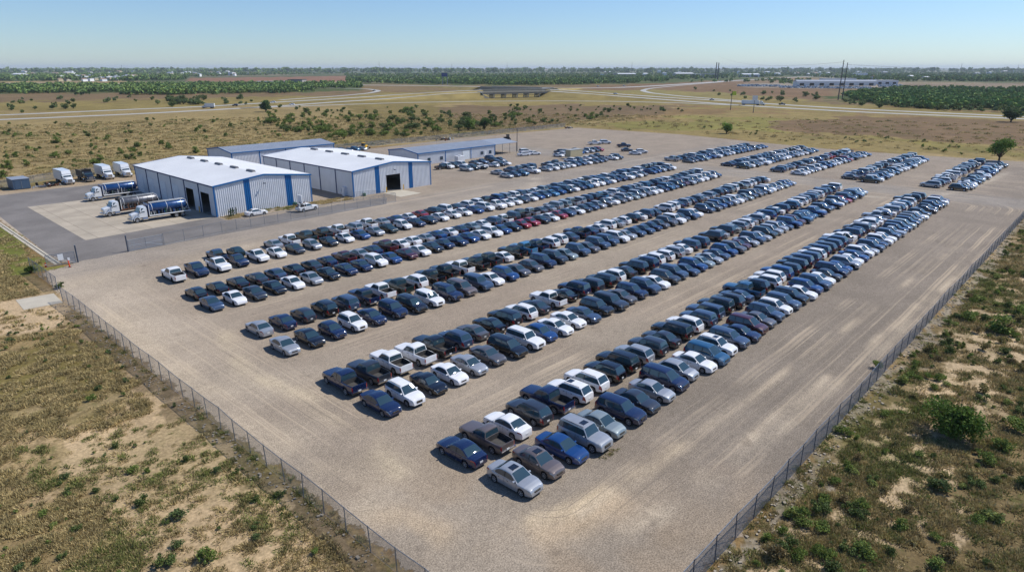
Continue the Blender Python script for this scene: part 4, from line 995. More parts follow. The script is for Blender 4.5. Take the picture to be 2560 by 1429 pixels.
def tank_truck(loc, rz, tank, label, seed, rustb=False):
    o = empty('tank_truck', (*loc, 0), rz, label, 'tank truck', 'tank trucks parked on the concrete pad'); o.scale = (.95, 1.08, 1.08); x = 6.2; r = random.Random(seed)
    cab_parts(o, x)
    g = MB(); g.box(-6, x-.8, -.45, .45, .7, 1.05, 'black_trim'); g.build('chassis', o)
    wheels(o, (x-1.05, -3.0, -4.4), .52, .28, 1.02, True)
    g = MB(); g.box(-6.2, x-3.6, -1.22, 1.22, 1.12, 1.24, 'black_trim'); g.build('flatbed', o)
    for s in (1, -1):
        g = MB(); g.box(-6.2, x-3.6, s*1.26-.04, s*1.26+.04, 1.02, 1.2, 'sign_white' if not rustb else 'rust'); g.build('side_rail', o)
    g = MB(); g.box(x-3.68, x-3.5, -1.24, 1.24, 1.2, 3.35, tank if not rustb else 'black_trim'); g.box(x-3.74, x-3.62, -1.27, 1.27, 1.2, 3.2, 'sign_white'); g.build('headboard', o)
    g = MB(); n = 18; secs = []
    for xx, q in ((x-4.0, .3), (x-4.05, .86), (x-4.3, 1.), (-5.3, 1.), (-5.6, .86), (-5.7, .3)): secs.append([(xx, .92*q*math.cos(2*math.pi*k/n), 2.42+.92*q*math.sin(2*math.pi*k/n)) for k in range(n)])
    g.loft(secs, tank, closed=True)
    for k in range(9):
        xx = x-4.5-k*1.05
        if xx < -5.2: break
        n = 16; g.loft([[(xx+dx, .96*math.cos(2*math.pi*j/n), 2.42+.96*math.sin(2*math.pi*j/n)) for j in range(n)] for dx in (-.035, .035)], 'sign_white' if k % 3 == 0 else tank, closed=True)
    g.build('tank', o, 45)
    g = MB(); g.box(-5.4, x-4.2, -.28, .28, 3.32, 3.38, 'tarp_grey')
    for s in (1, -1): g.bar((-5.4, s*.34, 3.5), (x-4.2, s*.34, 3.5), .03, 'sign_white' if not rustb else 'galv', 5)
    g.build('walkway', o)
    for s in (1, -1):
        g = MB()
        for k in range(34):
            xx = r.uniform(-5.9, x-3.9); hh = r.uniform(.3, 1.1)
            if k % 3: g.bar((xx, s*1.12, 1.24), (xx, s*1.12, 1.24+hh), r.uniform(.03, .09), r.choice(['galv', 'tarp_grey', 'black_trim', 'rust'] if rustb else ['galv', 'sign_white', 'black_trim', 'equip_green']), 6)
            else: g.box(xx-.16, xx+.16, s*1.0-.14, s*1.0+.14, 1.24, 1.24+hh*.6, r.choice(['galv', 'tarp_grey', 'rust'] if rustb else ['galv', 'tank_blue', 'black_trim']))
        g.build('valves', o)
    g = MB(); g.bar((-5.75, 0, 2.3), (-6.1, 0, 2.3), .34, 'black_trim', 14); g.build('rear_hatch', o)
    g = MB(); g.bar((-6.1, -.9, 1.3), (-5.5, -.9, 3.3), .05, 'sign_white', 5); g.bar((-6.1, .9, 1.3), (-5.5, .9, 3.3), .05, 'sign_white', 5); g.bar((-5.5, -.9, 3.3), (-5.5, .9, 3.3), .05, 'sign_white', 5); g.build('rear_frame', o)
    return o
tank_truck((50.6, 182.2), math.pi+.02, 'tank_blue', 'white truck with a blue tank farthest from the gravel lot', 1)
tank_truck((47.6, 160.2), math.pi+.03, 'tank_grey', 'white truck with a weathered grey tank between the two blue tank trucks', 2, True)
tank_truck((49.6, 149.2), math.pi-.02, 'tank_blue', 'white truck with a blue tank nearest the gravel lot', 3)
def box_truck(loc, rz, label, junk=False, L_=6.2, dark=False, group=None, name='box_truck', cat='truck'):
    o = empty(name, (*loc, 0), rz, label, cat, group); x = 4.6; cab_parts(o, x, 'paint_k' if dark else 'truck_white', False)
    wheels(o, (x-1.05, -2.2, -3.4) if L_ > 5 else (x-1.05, -2.2), .5, .28, 1.0, True)
    g = MB(); g.box(-4.8, x-.8, -.45, .45, .7, 1.0, 'black_trim'); g.build('chassis', o)
    if not dark:
        g = MB(); g.loft([[(x-3.4-L_, y, 1.05), (x-3.4, y, 1.05), (x-3.4, y, 3.7), (x-3.4-L_, y, 3.7)] for y in (-1.22, 1.22)], 'truck_white', closed=True); g.build('cargo_box', o)
        g = MB(); g.loft([[(x-3.38, y, 2.55), (x-2.1, y, 2.75), (x-2.5, y, 3.68), (x-3.38, y, 3.72)] for y in (-1.1, 1.1)], 'truck_white', closed=True); g.build('wind_deflector', o)
        g = MB()
        for s in (1, -1): g.box(x-3.4-L_, x-3.4, s*1.22-.03, s*1.22+.03, 3.62, 3.72, 'galv')
        g.build('box_edge', o)
    else:
        g = MB(); xs0, xs1 = -4.9, x-3.4
        for s in (1, -1): g.loft([[(xs0, s*1.2, 1.1), (xs1, s*1.2, 1.1), (xs1, s*1.2, 2.9), (xs0, s*1.2, 2.9)], [(xs0, s*1.12, 1.1), (xs1, s*1.12, 1.1), (xs1, s*1.12, 2.9), (xs0, s*1.12, 2.9)]], 'black_trim', closed=True)
        g.box(xs0, xs1, -1.1, 1.1, 1.05, 1.2, 'bed_liner'); g.box(xs1, xs1+.08, -1.2, 1.2, 1.1, 3.3, 'black_trim'); g.box(xs0, xs1, -1.22, 1.22, 1.0, 1.05, 'galv'); g.build('dump_body', o)
    return o
gp = 'trucks parked nose out along the back of the yard'
box_truck((49.0, 217.0), -math.pi/2+.03, 'white box truck at the left end of the truck row', group=gp)
box_truck((54.5, 217.8), -math.pi/2, 'black dump truck between two white box trucks', dark=True, group=gp, name='dump_truck')
box_truck((59.6, 218.6), -math.pi/2, 'white box truck immediately right of the black dump truck', group=gp)
box_truck((64.8, 219.4), -math.pi/2-.03, 'white box truck at the right end of the truck row', group=gp)
def single(code, x, y, rz, label): return make_car(code, x, y, rz, label, None, 0)
single('ws', 65.3, 137.6, math.pi*0+R_(-3), 'white sedan parked alongside the striped gable of the left shed')
single('eq', 119.5, 147, R_(-25), 'dark green pickup partly hidden behind the right white-roofed shed')
# stripped truck with clutter
wr = single('wq', 75.4, 133.7, R_(6), 'stripped white pickup piled with scrap in front of the left shed')
r = random.Random(8); g = MB()
for _ in range(26):
    M = Matrix.Translation((r.uniform(-2.6, -.2), r.uniform(-.7, .7), r.uniform(.9, 1.9))) @ Matrix.Rotation(r.uniform(0, 6), 4, (r.random(), r.random(), r.random()))
    a_, b_, c_ = r.uniform(.06, .5), r.uniform(.05, .2), r.uniform(.03, .15); g.box(-a_, a_, -b_, b_, -c_, c_, r.choice(['rust', 'black_trim', 'sign_white', 'tyre', 'galv']), M)
tag(g.build('scrap_load', loc=(75.4, 133.7, 0)), 'jumble of rusty scrap heaped in the stripped white pickup', 'scrap')
g = MB(); g.box(-.12, .12, -.8, .8, 1.2, 3.6, 'sign_white'); g.box(.12, .2, -.7, -.5, .9, 3.4, 'black_trim'); tag(g.build('door_panel', loc=(74.2, 134.2, 0)), 'upright white panel standing in the stripped pickup', 'panel')
g = MB(); g.bar((0, 0, 0), (0, 0, .8), .5, 'equip_green', 12); g.bar((0, 0, .8), (0, 0, .95), .35, 'equip_green', 12, .1); tag(g.build('drum', loc=(76.3, 140.6, 0)), 'dark green drum at the foot of the second blue stripe', 'drum')
g = MB(); g.bar((0, 0, 0), (0, 0, .7), .45, 'equip_green', 12); g.bar((0, 0, .7), (0, 0, .85), .3, 'equip_green', 12, .1); tag(g.build('drum', loc=(94.6, 139.1, 0)), 'dark green drum by the near corner of the right shed', 'drum')
# tan trailer, white van, pole lamp, yellow loader, black tractor
o = empty('cargo_trailer', (188.5, 145.5, 0), R_(-4), 'tan enclosed cargo trailer among the wrecks of the rear yard', 'trailer')
g = MB(); g.box(-3.2, 3.2, -1.2, 1.2, .6, 3.1, 'box_tan'); g.build('body', o); g = MB(); g.box(-3.25, 3.25, -1.25, 1.25, 3.103, 3.2, 'tarp_grey'); g.build('roof', o); g = MB(); g.bar((3.2, 0, .6), (4.6, 0, .5), .06, 'black_trim', 5); g.build('drawbar', o); wheels(o, (-.6, .5), .36, .22, 1.1)
make_car('wv', 188, 168.5, R_(-20), 'white van standing alone on the bare gravel behind the yard rows', None, 0)
def loader(loc, rz, m_, label, s=1.):
    o = empty('tractor', (*loc, 0), rz, label, 'tractor')
    g = MB(); g.box(-1.2*s, 1.3*s, -.5, .5, .7, 1.5, m_); g.box(.2, 1.5*s, -.4, .4, 1.0, 1.7, m_); g.build('body', o)
    g = MB(); g.box(-.9, .1, -.6, .6, 1.5, 2.6, 'glass'); g.build('cab', o); g = MB(); g.box(-1., .2, -.7, .7, 2.6, 2.72, m_); g.build('cab_roof', o)
    wheels(o, (1.1, -.8), .62, .35, .85); g = MB(); g.bar((1.2, -.6, 1.), (2.6, -.6, .5), .08, m_, 5); g.bar((1.2, .6, 1.), (2.6, .6, .5), .08, m_, 5); g.box(2.5, 2.9, -1, 1, .2, .8, 'black_trim'); g.build('bucket', o)
loader((152.5, 222), R_(20), 'safety_yellow', 'yellow loader at the end of the row behind the sheds', 1.2)
loader((215.5, 204), R_(160), 'black_trim', 'small black tractor alone on the bare far gravel')
o = empty('lamp_pole', (190, 174.5, 0), 0, 'tall thin dark pole rising beside the carport', 'pole')
g = MB(); g.bar((0, 0, 0), (0, 0, 8.6), .16, 'wood_pole', 8, .10); g.build('pole', o); g = MB(); g.box(-.1, .9, -.12, .12, 8.3, 8.45, 'wood_pole'); g.build('lamp_arm', o)
for i, (x, y, l) in enumerate(((118.0, 217, 7), (131.5, 205., 6.))):
    o = empty('flatbed_trailer', (x, y, 0), .0, ['dark bare trailer frame behind the right white-roofed shed', 'long dark trailer frame left of the small grey-roofed building'][i], 'trailer')
    g = MB(); g.box(-l/2, l/2, -1.1, 1.1, .8, 1.0, 'black_trim'); g.build('deck', o)
    g = MB()
    for xx in np.linspace(-l/2, l/2, 4): g.bar((xx, 1.05, 1), (xx, 1.05, 2.6), .06, 'post_dark', 5)
    g.build('stakes', o); wheels(o, (-l/2+1.4, -l/2+.4), .45, .25, .95)
# loose things on the lot
r = random.Random(12); g = MB()
for k in range(1100):
    t = r.random(); side = r.random() < .62
    x, y = (r.uniform(21, 150), 13.3+r.gauss(0, .55)) if side else (19.3+r.gauss(0, .5), r.uniform(14, 103))
    s_ = r.uniform(.03, .11)*(1.4 if r.random() < .1 else 1); z = s_*.4
    M = Matrix.Translation((x, y, z)) @ Matrix.Rotation(r.uniform(0, 3), 4, 'Z'); g.box(-s_, s_, -s_*.7, s_*.7, -s_*.5, s_*.5, 'rock', M)
tag(g.build('loose_stones'), 'scatter of pale stones along the foot of the fences', 'stones', kind='stuff')
# ------------------------------------------------------------------ vegetation
def leaf_cloud(n, rx, ry, rz_, cz, size, rng_, tint, lob=7, quad=True):
    """n leaf-sized faces through several lobes; returns V,F,C"""
    ctr = rng_.normal(0, 1, (lob, 3)); ctr /= np.linalg.norm(ctr, axis=1)[:, None]; ctr *= rng_.uniform(.25, .68, (lob, 1)); lr = rng_.uniform(.30, .55, lob)
    li = rng_.integers(0, lob, n); d = rng_.normal(0, 1, (n, 3)); d /= np.linalg.norm(d, axis=1)[:, None]
    rr_ = rng_.random(n)**.45; P = ctr[li]+d*(lr[li]*rr_)[:, None]
    P[:, 2] = np.where(P[:, 2] < -.75, -.75+rng_.random(n)*.3, P[:, 2])
    P = P*np.array([rx, ry, rz_]); P[:, 2] += cz
    a = rng_.normal(0, 1, (n, 3)); a /= np.linalg.norm(a, axis=1)[:, None]; b_ = np.cross(a, rng_.normal(0, 1, (n, 3))); b_ /= np.linalg.norm(b_, axis=1)[:, None]
    s = size*rng_.uniform(.6, 1.3, (n, 1)); V = np.stack([P-a*s, P+b_*s*.55, P+a*s, P-b_*s*.55], 1).reshape(-1, 3)
    V[:, 2] = np.maximum(V[:, 2], .01)
    Fq = np.arange(n*4).reshape(-1, 4)
    lobt = rng_.uniform(.7, 1.35, lob)[li]*rng_.uniform(.8, 1.2, n); C = np.repeat(np.array(tint)[None, :]*lobt[:, None], 4, 0)
    hue = np.repeat(rng_.normal(0, .10, n), 4)[:, None]*np.array([1., .25, -.4]); C = np.clip(C*(1+hue), 0, 1)
    return V, Fq, C
GREEN = [LV((106, 122, 60)), LV((90, 104, 58)), LV((130, 138, 76)), LV((88, 102, 62)), LV((140, 130, 84)), LV((126, 112, 78))]
rg = np.random.default_rng(3)
BUSH = []
for k in range(10):                                   # unit-ish bushes, about 2 m across
    c = GREEN[[0, 1, 0, 3, 2, 1, 4, 3, 0, 5][k]]
    V, Fq, C = leaf_cloud(620, 1.05, 1.0, .72, .62, .105, rg, c, lob=9)
    me = np_mesh(f'foliage_{k}', V, Fq, ['leaf'], col=C); t = MB()
    for _ in range(5): t.bar((rg.uniform(-.1, .1), rg.uniform(-.1, .1), 0), (rg.uniform(-.6, .6), rg.uniform(-.6, .6), rg.uniform(.5, 1.)), .04, 'bark', 5, .015)
    BUSH.append((me, t.mesh(f'stem_{k}'), V, Fq, C))
def big_tree(loc, w, h, trunk, n, tint, label, name='tree', leaf=.16, seed=1):
    g_ = np.random.default_rng(seed); o = empty(name, (*loc, 0), 0, label, 'tree' if name == 'tree' else 'bush')
    w, h = w*.86, h*.9; tint = np.array(tint)*1.35
    V, Fq, C = leaf_cloud(n, w/2, w/2*.95, (h-trunk)/2*1.05, trunk+(h-trunk)/2, leaf, g_, tint, lob=18)
    link('crown', np_mesh('crown', V, Fq, ['leaf'], col=C), o)
    t = MB(); t.bar((0, 0, 0), (.1, .05, trunk+.2*h), .06*w*.5+.08, 'bark', 8, .05*w*.4)
    for _ in range(9):
        a_ = g_.uniform(0, 6.28); e = (math.cos(a_)*w*.36, math.sin(a_)*w*.36, trunk+(h-trunk)*g_.uniform(.35, .85)); t.bar((0, 0, trunk*.7), e, .03*w*.5+.03, 'bark', 6, .02)
    t.build('trunk', o); return o
big_tree(G(2385, 1085), 6.6, 3.9, .0, 6000, LV((74, 94, 40)), 'large bright green bush on the right beyond the fence, nearest the camera', 'bush', .13, 5)
big_tree(G(2497, 403), 10.5, 9.0, 1.6, 2600, LV((80, 102, 44)), 'lone round tree with a dark trunk beyond the far corner of the lot', 'tree', .30, 6)
big_tree(G(2527, 305), 15, 10, 1., 1500, LV((60, 80, 44)), 'dark round tree beside the highway at the right edge', 'tree', .6, 7)
big_tree(G(1816, 334), 8.5, 6.5, .6, 1500, LV((90, 112, 48)), 'solitary green bush tree beyond the back edge of the lot', 'tree', .34, 8)
big_tree(G(665, 280), 13, 10, 1., 1500, LV((60, 82, 44)), 'tall dark tree standing beside the highway on the left', 'tree', .6, 9)
big_tree(G(1172, 326), 9.5, 8, .8, 1700, LV((82, 104, 48)), 'bushy green tree just beyond the back fence, left of its twin', 'tree', .35, 10)
big_tree(G(1212, 325), 7.5, 7.2, .8, 1400, LV((64, 86, 44)), 'darker green tree just beyond the back fence, right of its twin', 'tree', .35, 14)
big_tree(G(78, 742-60), 2.4, 1.3, .1, 900, L3((66, 90, 34)), 'dark green bush beside the short fence near the concrete walk', 'bush', .10, 11)
for (u, v, w_, lb) in ((2480, 800, 5.5, 'upper'), (2530, 1120, 3., 'middle'), (2110, 1340, 2.6, 'lower'),):
    pass
# shrub positions: zones in photo pixels on the ground; n, size range (m), kinds, label
SH = [
 ([(0, 312), (860, 278), (850, 345), (520, 352), (330, 405), (0, 440)], 150, (1.6, 4.2), (0, 1, 2, 4, 8), 'green shrub scattered on the tan scrubland behind the yard'),
 ([(640, 268), (1060, 268), (1100, 330), (860, 350), (700, 335)], 150, (2.6, 7.5), (0, 1, 2, 8), 'leafy green shrub in the thicket between the sheds and the highway'),
 ([(1000, 275), (1250, 290), (1240, 322), (980, 345)], 60, (3, 7.5), (0, 1, 3), 'green shrub just outside the back fence'),
 ([(1180, 266), (1700, 266), (1710, 280), (1480, 300), (1250, 320)], 90, (2.2, 6.5), (1, 3, 1, 0), 'dark shrub on the brown scrub below the highway overpass'),
 ([(0, 248), (640, 240), (640, 262), (0, 286)], 40, (4, 9), (1, 3), 'dark shrub on the brown field left beyond the highway'),
 ([(383, 250), (520, 246), (510, 262), (385, 264)], 40, (5, 10), (1, 3), 'shrub in the dense clump beyond the left highway'),
 ([(1720, 222), (2060, 236), (2060, 262), (1800, 246)], 26, (5, 11), (3, 1), 'dark round shrub on the brown field right of the overpass'),
 ([(1500, 300), (2300, 330), (2560, 400), (1900, 345)], 46, (.9, 2.6), (1, 4, 3), 'low shrub on the yellow grass beyond the lot'),
 ([(2050, 250), (2560, 268), (2560, 286), (2150, 268)], 60, (5, 9), (3, 1), 'shrub at the front edge of the woods right of the power poles'),
]
plants = []; pr = random.Random(21)
for zi, (poly, n, (s0, s1), kinds, lab) in enumerate(SH):
    us = [p[0] for p in poly]; vs = [p[1] for p in poly]; c = 0; t = 0
    while c < n and t < n*60:
        t += 1; u, v = pr.uniform(min(us), max(us)), pr.uniform(min(vs), max(vs))
        if not inpoly(np.array([u]), np.array([v]), poly)[0]: continue
        if fbm(vn1, np.array([u/45.]), np.array([v/9.]))[0] < .44 and pr.random() < .75: continue
        x, y = G(u, v)
        if polydist(np.array([x]), np.array([y]), LOT)[0] > -2: continue
        s = s0+(s1-s0)*pr.random()**2.0
        plants.append((x, y, s, pr.choice(kinds), lab)); c += 1
NEARZ = [((-45, 19), (14, 120), 170, (.3, .95), (2, 4, 1, 5, 3), 'low weedy shrub on the sandy field left of the left fence'),
         ((24, 150), (-34, 12.4), 230, (.5, 1.9), (0, 4, 5, 1, 9, 6), 'low shrub on the rough ground right of the right fence'),
         ((22, 200), (9.5, 13.0), 90, (.6, 1.5), (0, 2, 0, 8), 'bright green weed clump along the foot of the right fence'),
         ((150, 280), (-60, 12), 40, (1., 3.), (1, 3, 0), 'distant shrub right of the right fence')]
for (x0, x1), (y0, y1), n, (s0, s1), kinds, lab in NEARZ:
    c = 0; t = 0
    while c < n and t < n*80:
        t += 1; x, y = pr.uniform(x0, x1), pr.uniform(y0, y1); u, v, den = PIX(np.array([x]), np.array([y]))
        if not (-60 < u[0] < 2620 and v[0] < 1480): continue
        if fbm(vn2, np.array([x/9.]), np.array([y/9.]))[0] < .47 and pr.random() < .8: continue
        if 8.5 < x < 19 and 14 < y < 70 and pr.random() < .7: continue
        if 14 < x < 21 and 101 < y < 111: continue
        plants.append((x, y, s0+(s1-s0)*pr.random()**1.8, pr.choice(kinds), lab)); c += 1
plants += [(*G(u, v), s, k, 'leafy shrub right of the right fence near the large bush') for u, v, s, k in ((2500, 830, 4.2, 8), (2420, 800, 2.6, 0), (2548, 790, 3.2, 8), (2545, 1075, 2.6, 2), (2250, 1320, 1.4, 8), (2335, 1345, 1.0, 0), (2360, 1225, 1.8, 3), (2160, 1390, 1.9, 0), (2340, 1420, 1.7, 8), (2100, 1080, 1.5, 0), (2195, 920, 1.6, 2))]
plants += [(*G(u, v), s, k, 'leafy shrub clump in the foreground left of the left fence') for u, v, s, k in ((355, 1260, 1.2, 1), (450, 1290, 1.5, 3), (520, 1400, 1.6, 0), (335, 1180, 1.2, 2), (370, 1180, .7, 0), (420, 1410, 1.5, 1), (640, 1250, 1.0, 5), (230, 1000, 1.1, 0), (150, 720, 1.6, 1), (440, 1370, 1.1, 3), (700, 1240, 1.1, 1))]
plants += [(*G(u, v), s, 8, 'rounded green shrub on the scrubland left of the sheds') for u, v, s in ((142, 358, 5.2), (270, 345, 3.6), (490, 383, 4.4), (925, 337, 6.5), (1015, 340, 6.2), (930, 320, 6), (1480, 298, 7), (20, 420, 5), (8, 445, 4.5))]
def psize(p): return p[2]/math.hypot(math.hypot(p[0], p[1]), H)
plants.sort(key=psize, reverse=True)
def bush(x, y, s, k, lab):
    o = empty('shrub', (x, y, 0), pr.uniform(0, 6.28), lab, 'shrub', lab.replace('shrub', 'shrubs') if 'shrub' in lab else 'weed clumps by the fence')
    o.scale = (s/2, s/2, s/2*pr.uniform(.75, 1.05)); link('foliage', BUSH[k][0], o)
    if s > 1.2: link('stem', BUSH[k][1], o)
for p in plants[:290]: bush(*p)
def scatter(name, lst, protos, m_, label, cat=None, sub=None):
    VV, FF, CC, off = [], [], [], 0
    for x, y, s, k, tint in lst:
        V, Fq, C = protos[k]; a = pr.uniform(0, 6.28); c, sn = math.cos(a), math.sin(a); sz = s*pr.uniform(.75, 1.05)
        W = np.stack([(V[:, 0]*c-V[:, 1]*sn)*s+x, (V[:, 0]*sn+V[:, 1]*c)*s+y, V[:, 2]*sz], 1); VV.append(W); FF.append(Fq+off); off += len(V)
        CC.append(C if tint is None else C*np.array(tint))
    return tag(link(name, np_mesh(name, np.concatenate(VV), np.concatenate(FF), [m_], col=np.concatenate(CC))), label, cat, kind='stuff')
LO = []
for k in range(8):
    V, Fq, C = leaf_cloud(90, 1., 1., .75, .65, .26, rg, GREEN[[0, 1, 2, 3, 0, 1, 4, 5][k]], lob=5); LO.append((V, Fq, C))
scatter('scrub_thicket', [(x, y, s/2, k % 8, None) for x, y, s, k, l in plants[290:]], LO, 'leaf', 'small shrubs too many to count on the surrounding scrubland', 'scrub')
# woodland bands
TR = []
for k in range(6):
    V, Fq, C = leaf_cloud(46, 1., 1., .8, .8, .42, rg, LV([(120, 142, 80), (106, 128, 70), (124, 142, 76), (98, 120, 70), (116, 138, 80), (110, 134, 68)][k]), lob=5); TR.append((V, Fq, C))
WD = [([(-60, 216), (850, 209), (905, 210), (905, 229), (600, 236), (-60, 242)], 2600, (3.2, 5.5), 'scrub forest belt beyond the left highway'),
      ([(860, 186), (1640, 183), (1700, 190), (1660, 206), (1380, 214), (1220, 213), (870, 207)], 3400, (4, 6.5), 'wide forest behind the overpass'),
      ([(2110, 240), (2150, 230), (2240, 222), (2640, 222), (2640, 279), (2400, 277), (2250, 268), (2140, 252)], 2600, (2.8, 4.4), 'dense mesquite wood right of the power poles'),
      ([(-60, 186), (900, 184), (470, 193), (460, 201), (300, 203), (-60, 203)], 1800, (5, 9), 'forest around the far town on the left'),
      ([(1640, 182), (2640, 182), (2640, 205), (2250, 204), (2100, 200), (2010, 190), (1700, 200)], 2200, (5, 8), 'forest on the far right plain'),
      ([(-80, 174), (2640, 174), (2640, 182), (-80, 184)], 2200, (12, 24), 'last line of woodland along the horizon'),
      ([(1720, 206), (1850, 206), (1990, 212), (2060, 205), (2010, 200), (1850, 203)], 60, (3, 6), 'straggling trees before the far grey warehouse')]
for poly, n, (s0, s1), lab in WD:
    us = [p[0] for p in poly]; vs = [p[1] for p in poly]; lst = []; t = 0
    while len(lst) < n and t < n*30:
        t += 1; u, v = pr.uniform(min(us), max(us)), pr.uniform(min(vs), max(vs)) 
        if not inpoly(np.array([u]), np.array([v]), poly)[0]: continue
        x, y = G(u, v)
        if fbm(vn3, np.array([x/90.]), np.array([y/90.]))[0] < .40: continue
        lst.append((x, y, pr.uniform(s0, s1), pr.randrange(6), [pr.uniform(.8, 1.15)]*3))
    scatter('woodland', lst, TR, 'canopy', lab, 'woodland')
# grass tufts: thin blades in clumps, denser near the camera
def tuft(n, tint, rng_):
    """low clump of fine dry blades and leaves, about 0.7 m across"""
    r = rng_.uniform(0, 1, n)**.7*.38; a = rng_.uniform(0, 6.28, n); x = r*np.cos(a); y = r*np.sin(a); h = .20*(1-(r/.42)**2)*rng_.uniform(.4, 1.2, n)+.03
    b_ = rng_.uniform(0, 6.28, n); w = rng_.uniform(.018, .045, n); lx = rng_.normal(0, .06, n)+x*.25; ly = rng_.normal(0, .06, n)+y*.25
    V = np.stack([np.stack([x-w*np.cos(b_), y-w*np.sin(b_), h*.15], 1), np.stack([x+w*np.cos(b_), y+w*np.sin(b_), h*.15], 1), np.stack([x+lx, y+ly, h+.02], 1)], 1).reshape(-1, 3)
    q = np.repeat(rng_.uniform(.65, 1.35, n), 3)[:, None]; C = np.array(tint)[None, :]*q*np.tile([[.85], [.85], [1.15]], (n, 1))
    return V, np.arange(3*n).reshape(-1, 3), C
TF = []
for c in ((156, 140, 98), (170, 152, 110), (134, 122, 84), (118, 118, 72), (106, 112, 60), (142, 128, 90)):
    for _ in range(2): TF.append(tuft(46, LV(c)*1.18, rg))
def tufts(name, cond, n, label, kinds, smax=1., dmax=330, gk=(6, 7, 8, 9)):
    q = np.random.default_rng(n+int(dmax)); lst = []
    while len(lst) < n:
        m_ = 40000; a = hd+np.radians(q.uniform(-46, 46, m_)); d = np.exp(q.uniform(math.log(27), math.log(dmax), m_)); x = d*np.cos(a); y = d*np.sin(a)
        g = fbm(vn2, x/1.3, y/1.3, 3)+.35*(fbm(vn1, x/9, y/9, 3)-.5); g2 = fbm(vn3, x/14, y/14, 3)
        ok = cond(x, y, q.random(m_)) & ~((x > 14) & (x < 20.5) & (y > 102.5) & (y < 110)) & ~((x > 23.8) & (x < 25.6)) & (q.random(m_) < np.clip((g-.42)*7, .04, 1))
        if ok.sum() == 0: break
        for i in np.nonzero(ok)[0]:
            k = pr.choice(kinds if g2[i] < .58 or pr.random() < .4 else gk); lst.append((x[i], y[i], pr.uniform(.5, 1.4)**1.5*smax*(1+d[i]/130), k, None))
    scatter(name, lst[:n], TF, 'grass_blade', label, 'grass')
def sandy(x, y): return ((x > 9) & (x < 19) & (y > 14) & (y < 62)) | ((x > -8) & (y > 92) & (y < 110))
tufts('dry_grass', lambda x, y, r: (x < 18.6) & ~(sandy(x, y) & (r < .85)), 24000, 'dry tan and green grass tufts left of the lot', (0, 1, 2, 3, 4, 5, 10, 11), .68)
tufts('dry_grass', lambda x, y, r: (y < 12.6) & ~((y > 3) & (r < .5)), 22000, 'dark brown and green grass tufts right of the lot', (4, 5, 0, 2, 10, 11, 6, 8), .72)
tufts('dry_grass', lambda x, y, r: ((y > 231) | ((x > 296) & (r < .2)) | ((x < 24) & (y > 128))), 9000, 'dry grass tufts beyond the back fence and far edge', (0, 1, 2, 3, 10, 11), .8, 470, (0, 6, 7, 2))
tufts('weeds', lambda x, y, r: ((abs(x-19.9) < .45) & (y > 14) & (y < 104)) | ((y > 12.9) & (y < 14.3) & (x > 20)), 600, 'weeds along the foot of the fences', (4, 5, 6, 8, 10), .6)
g = []
for k in range(14): g.append((64.9+pr.gauss(0, .5)-1.9, 6.5+pr.gauss(0, .25), .5, pr.choice((4, 6)), None))
px_, py_ = G(1525, 1133)
scatter('weed_patch', [(px_+pr.gauss(0, .55), py_+pr.gauss(0, .22), .55, pr.choice((4, 6)), None) for _ in range(16)], TF, 'grass_blade', 'small patch of dry weeds in front of the silver boxy SUV', 'weeds')
tufts('verge_grass', lambda x, y, r: (x > 59) & (x < 91) & (y > 137.4) & (y < 141.4) & ~((x > 62.5) & (x < 68.5) & (y < 139)), 420, 'dry yellow grass along the foot of the left shed', (0, 1, 2, 3), .55)
# ------------------------------------------------------------------ far things
def upole(u, v, top, label, cat='pole', w=.35, cross=True, name='power_pole', group=None):
    x, y = G(u, v); den = PIX(x, y)[2]
    lo, hi = 0, 90
    for _ in range(40):
        m_ = (lo+hi)/2
        if PIX(x, y, m_)[1] > top: lo = m_
        else: hi = m_
    o = empty(name, (x, y, 0), hd+R_(90), label, cat, group); g = MB(); g.bar((0, 0, 0), (0, 0, lo), w, 'wood_pole', 8, w*.55); g.build('shaft', o)
    if cross:
        g = MB()
        for q in (.96, .90, .84): g.box(-2.2, 2.2, -.12, .12, lo*q-.12, lo*q+.12, 'wood_pole'); 
        g.build('cross_arm', o)
    return o, lo
p1, h1 = upole(2095, 250, 150, 'tall steel power pole, left of the leaning pair', w=.6, group=None); p2, h2 = upole(2105, 250, 157, 'tall steel power pole, right of the leaning pair', w=.6)
for p in (p1, p2): p.rotation_euler = (0, 0, 0); 
for u, t in ((1788, 156), (1793.5, 157)): upole(u, 199, t, 'one of two close power poles behind the far pale warehouse', w=2.0, group='close pair of far power poles')
for u, t, lb in ((949, 154, 'radio mast on the horizon above the blue billboard, leftmost of the central masts'), (1130, 158, 'short radio mast on the horizon right of the leftmost mast'), (1268, 157, 'radio mast on the horizon above the overpass'), (1579, 155, 'radio mast on the horizon right of the overpass'), (306, 162, 'thin radio mast above the far left town'), (2401, 157, 'thin radio mast on the right horizon'), (2543, 161, 'short mast near the right edge of the horizon')):
    upole(u, 180, t, lb, 'mast', 1.6, False, 'radio_mast')
